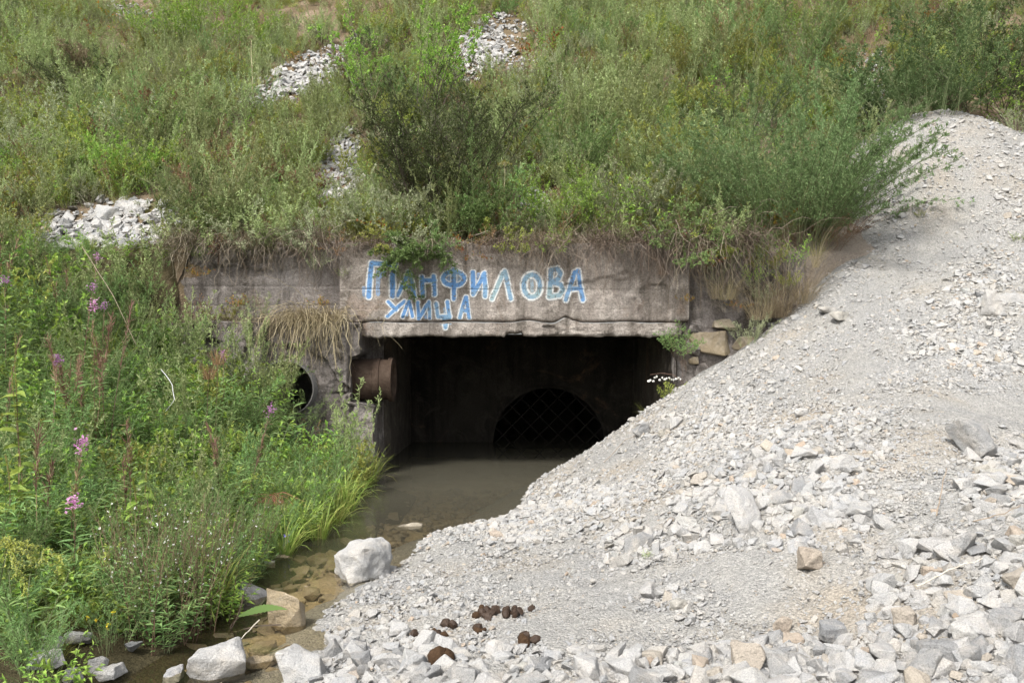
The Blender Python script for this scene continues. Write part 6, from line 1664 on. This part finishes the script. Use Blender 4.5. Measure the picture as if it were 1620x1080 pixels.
# long grass leaning over the water at the pier foot
for k, (px_, y_, s_, lb) in enumerate([(585, 9.3, 1.15, "long grass tuft at the foot of the pier, reaching over the water"), (560, 8.9, 1.1, "long grass tuft beside the pier foot"), (545, 8.3, 1.1, "long grass tuft leaning over the water nearest the opening"),
                                       (520, 7.7, 1.1, "long grass tuft at the bend of the bank"), (500, 7.2, 1.0, "long grass tuft above the blue flowers"), (475, 6.6, 1.0, "long grass tuft behind the coral tassel"), (450, 6.0, .9, "grass tuft below the coral tassel"), (572, 8.9, 1.0, "grass tuft hanging into the water before the pier"), (548, 7.7, 1.1, "grass tuft drooping over the stream bend"), (530, 7.1, 1.05, "grass tuft drooping toward the lone brown stone"), (505, 6.5, 1.0, "grass tuft reaching over the stream near the blue flowers")]):
    x_ = (px_ - CX) / F * y_; x_ = min(x_, -1.52)
    plant("grass_tuft", (x_, y_, max(float(Bz(np.array(x_), np.array(y_))), 0) - .02), s_, k * 1.1, lb, "grass", "grass tufts leaning over the stream", vi=k)
for k, (px_, py_2, n_, m, lb) in enumerate([(168, 1000, 5, L_ORNG, "small yellow flowers in the grass over the lower left stones"), (455, 858, 5, L_BLUE, "tiny blue flowers at the stream's left margin"), (240, 562, 6, L_ORNG, "few yellow flowers on the upper left bank")]):
    h = ray_hit(lambda a, b: Bz(a, b) + .12, px_, py_2, 3, 11)
    ob = thing("small_flowers", (h[0], h[1], h[2] - .12), lb, "plant"); rng = R(3300 + k); st = MB(); fl = MB()
    e = np.stack([rng.normal(0, .06, n_), rng.normal(0, .05, n_), rng.uniform(.10, .18, n_)], 1)
    add_tubes(st, np.stack([e * [.3, .3, 0], e], 1), np.full((n_, 2), .0015)); link("stem", st.mesh("stem", [S_GREEN]), ob)
    for q in e:
        f_ = MB(); add_leaves(f_, np.repeat(q[None], 7, 0), rng.normal(0, 1, (7, 3)) + [0, -.3, .6], .014, .012, rng, 0, droop=0); link("flower", f_.mesh("flower", [m]), ob)
# serrated leaf spray, twigs and the string
ob = thing("leaf_spray", pix(370, 975, 4.35), "toothed green leaf with dark curled stems over the stream rocks", "plant")
t = np.linspace(0, 1, 25); c = np.stack([.02 + .27 * t, 0 * t, .0 + .05 * np.sin(t * 2.2)], 1); w = .020 * np.sin(np.pi * np.clip(t * .92 + .06, 0, 1)) * (1 + .25 * (np.arange(25) % 2))
V = np.concatenate([c + np.stack([0 * t, -.3 * w, w], 1), c, c + np.stack([0 * t, .3 * w, -w], 1)]); mb = MB(); i = np.arange(24)
mb.add(V, np.concatenate([np.stack([i, i + 1, i + 26, i + 25], 1), np.stack([i + 25, i + 26, i + 51, i + 50], 1)])); link("leaf", mb.mesh("leaf", [L_LANCE]), ob)
mb = MB(); add_tubes(mb, np.array([[[.03, 0, 0], [-.02, .02, -.05], [-.04, 0, -.13], [-.06, 0, -.25]], [[.25, .02, -.05], [.12, 0, -.05], [.02, 0, -.08], [-.05, 0, -.2]], [[.05, 0, .12], [.045, 0, .07], [.02, 0, .0], [-.02, 0, -.08]]]), np.linspace(.005, .003, 4)[None] * np.ones((3, 1)), 0, 5)
link("stem", mb.mesh("stem", [S_DARK]), ob)
def twig(label, pts, r, mat, name="twig", cat="twig"):
    P = np.array(pts, float); o = link(name, None, label=label, category=cat); o.location = tuple(P[0]); mb = MB()
    bpy.data.objects.remove(o)
    n = 9; t = np.linspace(0, len(P) - 1, n); i = np.minimum(t.astype(int), len(P) - 2); u = (t - i)[:, None]
    Q = P[i] * (1 - u) + P[i + 1] * u; Q = Q + R(int(abs(P[0, 0]) * 1000)).normal(0, r * .7, Q.shape); Q -= P[0]
    add_tubes(mb, Q[None], np.linspace(r, r * .55, n)[None], 0, 6)
    o = link(name, mb.mesh(name, [mat]), label=label, category=cat); o.location = tuple(P[0]); return o
twig("pale dry stalk slanting down into the stream", [pix(410, 980, 4.35), pix(380, 1010, 4.2), pix(355, 1040, 4.05)], .0032, M_TWIG_W)
twig("dark twig lying in the shallow water behind the bottom blocks", [pix(460, 1018, 4.2), pix(435, 1028, 4.15), pix(415, 1034, 4.1)], .0035, M_TWIG)
def on_gravel(px_, py_2, up=.02):
    h = ray_hit(Gz, px_, py_2, 2, 11); return (h[0], h[1], h[2] + up)
twig("pale dry stalk standing up in the rubble left of the brown oblong stone", [on_gravel(1482, 822), tuple(np.array(on_gravel(1490, 800)) + [0, 0, .06]), tuple(np.array(on_gravel(1495, 790)) + [.01, 0, .16])], .0035, M_TWIG)
twig("long dry stem lying over the coarse stones below the brown lump", [on_gravel(1450, 945, .05), on_gravel(1500, 925, .06), on_gravel(1555, 905, .06)], .0035, M_TWIG_W)
twig("thin dry stem lying on the gravel before the opening", [on_gravel(955, 735), on_gravel(990, 700, .03), on_gravel(1015, 690, .03)], .003, M_TWIG)
twig("dry stem on the stones at the right edge", [on_gravel(1540, 842, .05), on_gravel(1590, 828, .05), on_gravel(1615, 818, .06)], .003, M_TWIG)
twig("dark rotten stick between stones at the bottom right", [on_gravel(1510, 1000, .05), on_gravel(1535, 1012, .05)], .014, M_TWIG)
twig("loose white string caught in the plants of the left bank", [pix(255, 585, 6.2), pix(272, 605, 6.15), pix(276, 635, 6.1), pix(262, 650, 6.1)], .0028, M_STRING, "string", "string")
twig("grey dead stem leaning across the upper left bank", [pix(130, 390, 7.2), pix(180, 470, 7.0), pix(215, 545, 6.9)], .0035, M_TWIG)

for k, (px_, py_2, s_, sp_, lb) in enumerate([(1022, 885, .13, "green_herb", "tiny green sprout between the pale stones mid-slope"), (1612, 385, .35, "green_herb", "small green weed at the right edge of the gravel slope"), (1455, 345, .22, "yellow_herb", "little weed on the bare gravel under the feathery sprays")]):
    h = ray_hit(Gz, px_, py_2, 2, 13)
    plant(sp_, h, s_, k, lb, "plant", parted=True, vi=k)
for m_ in [m for m in bpy.data.meshes if m.users == 0]:
    bpy.data.meshes.remove(m_)
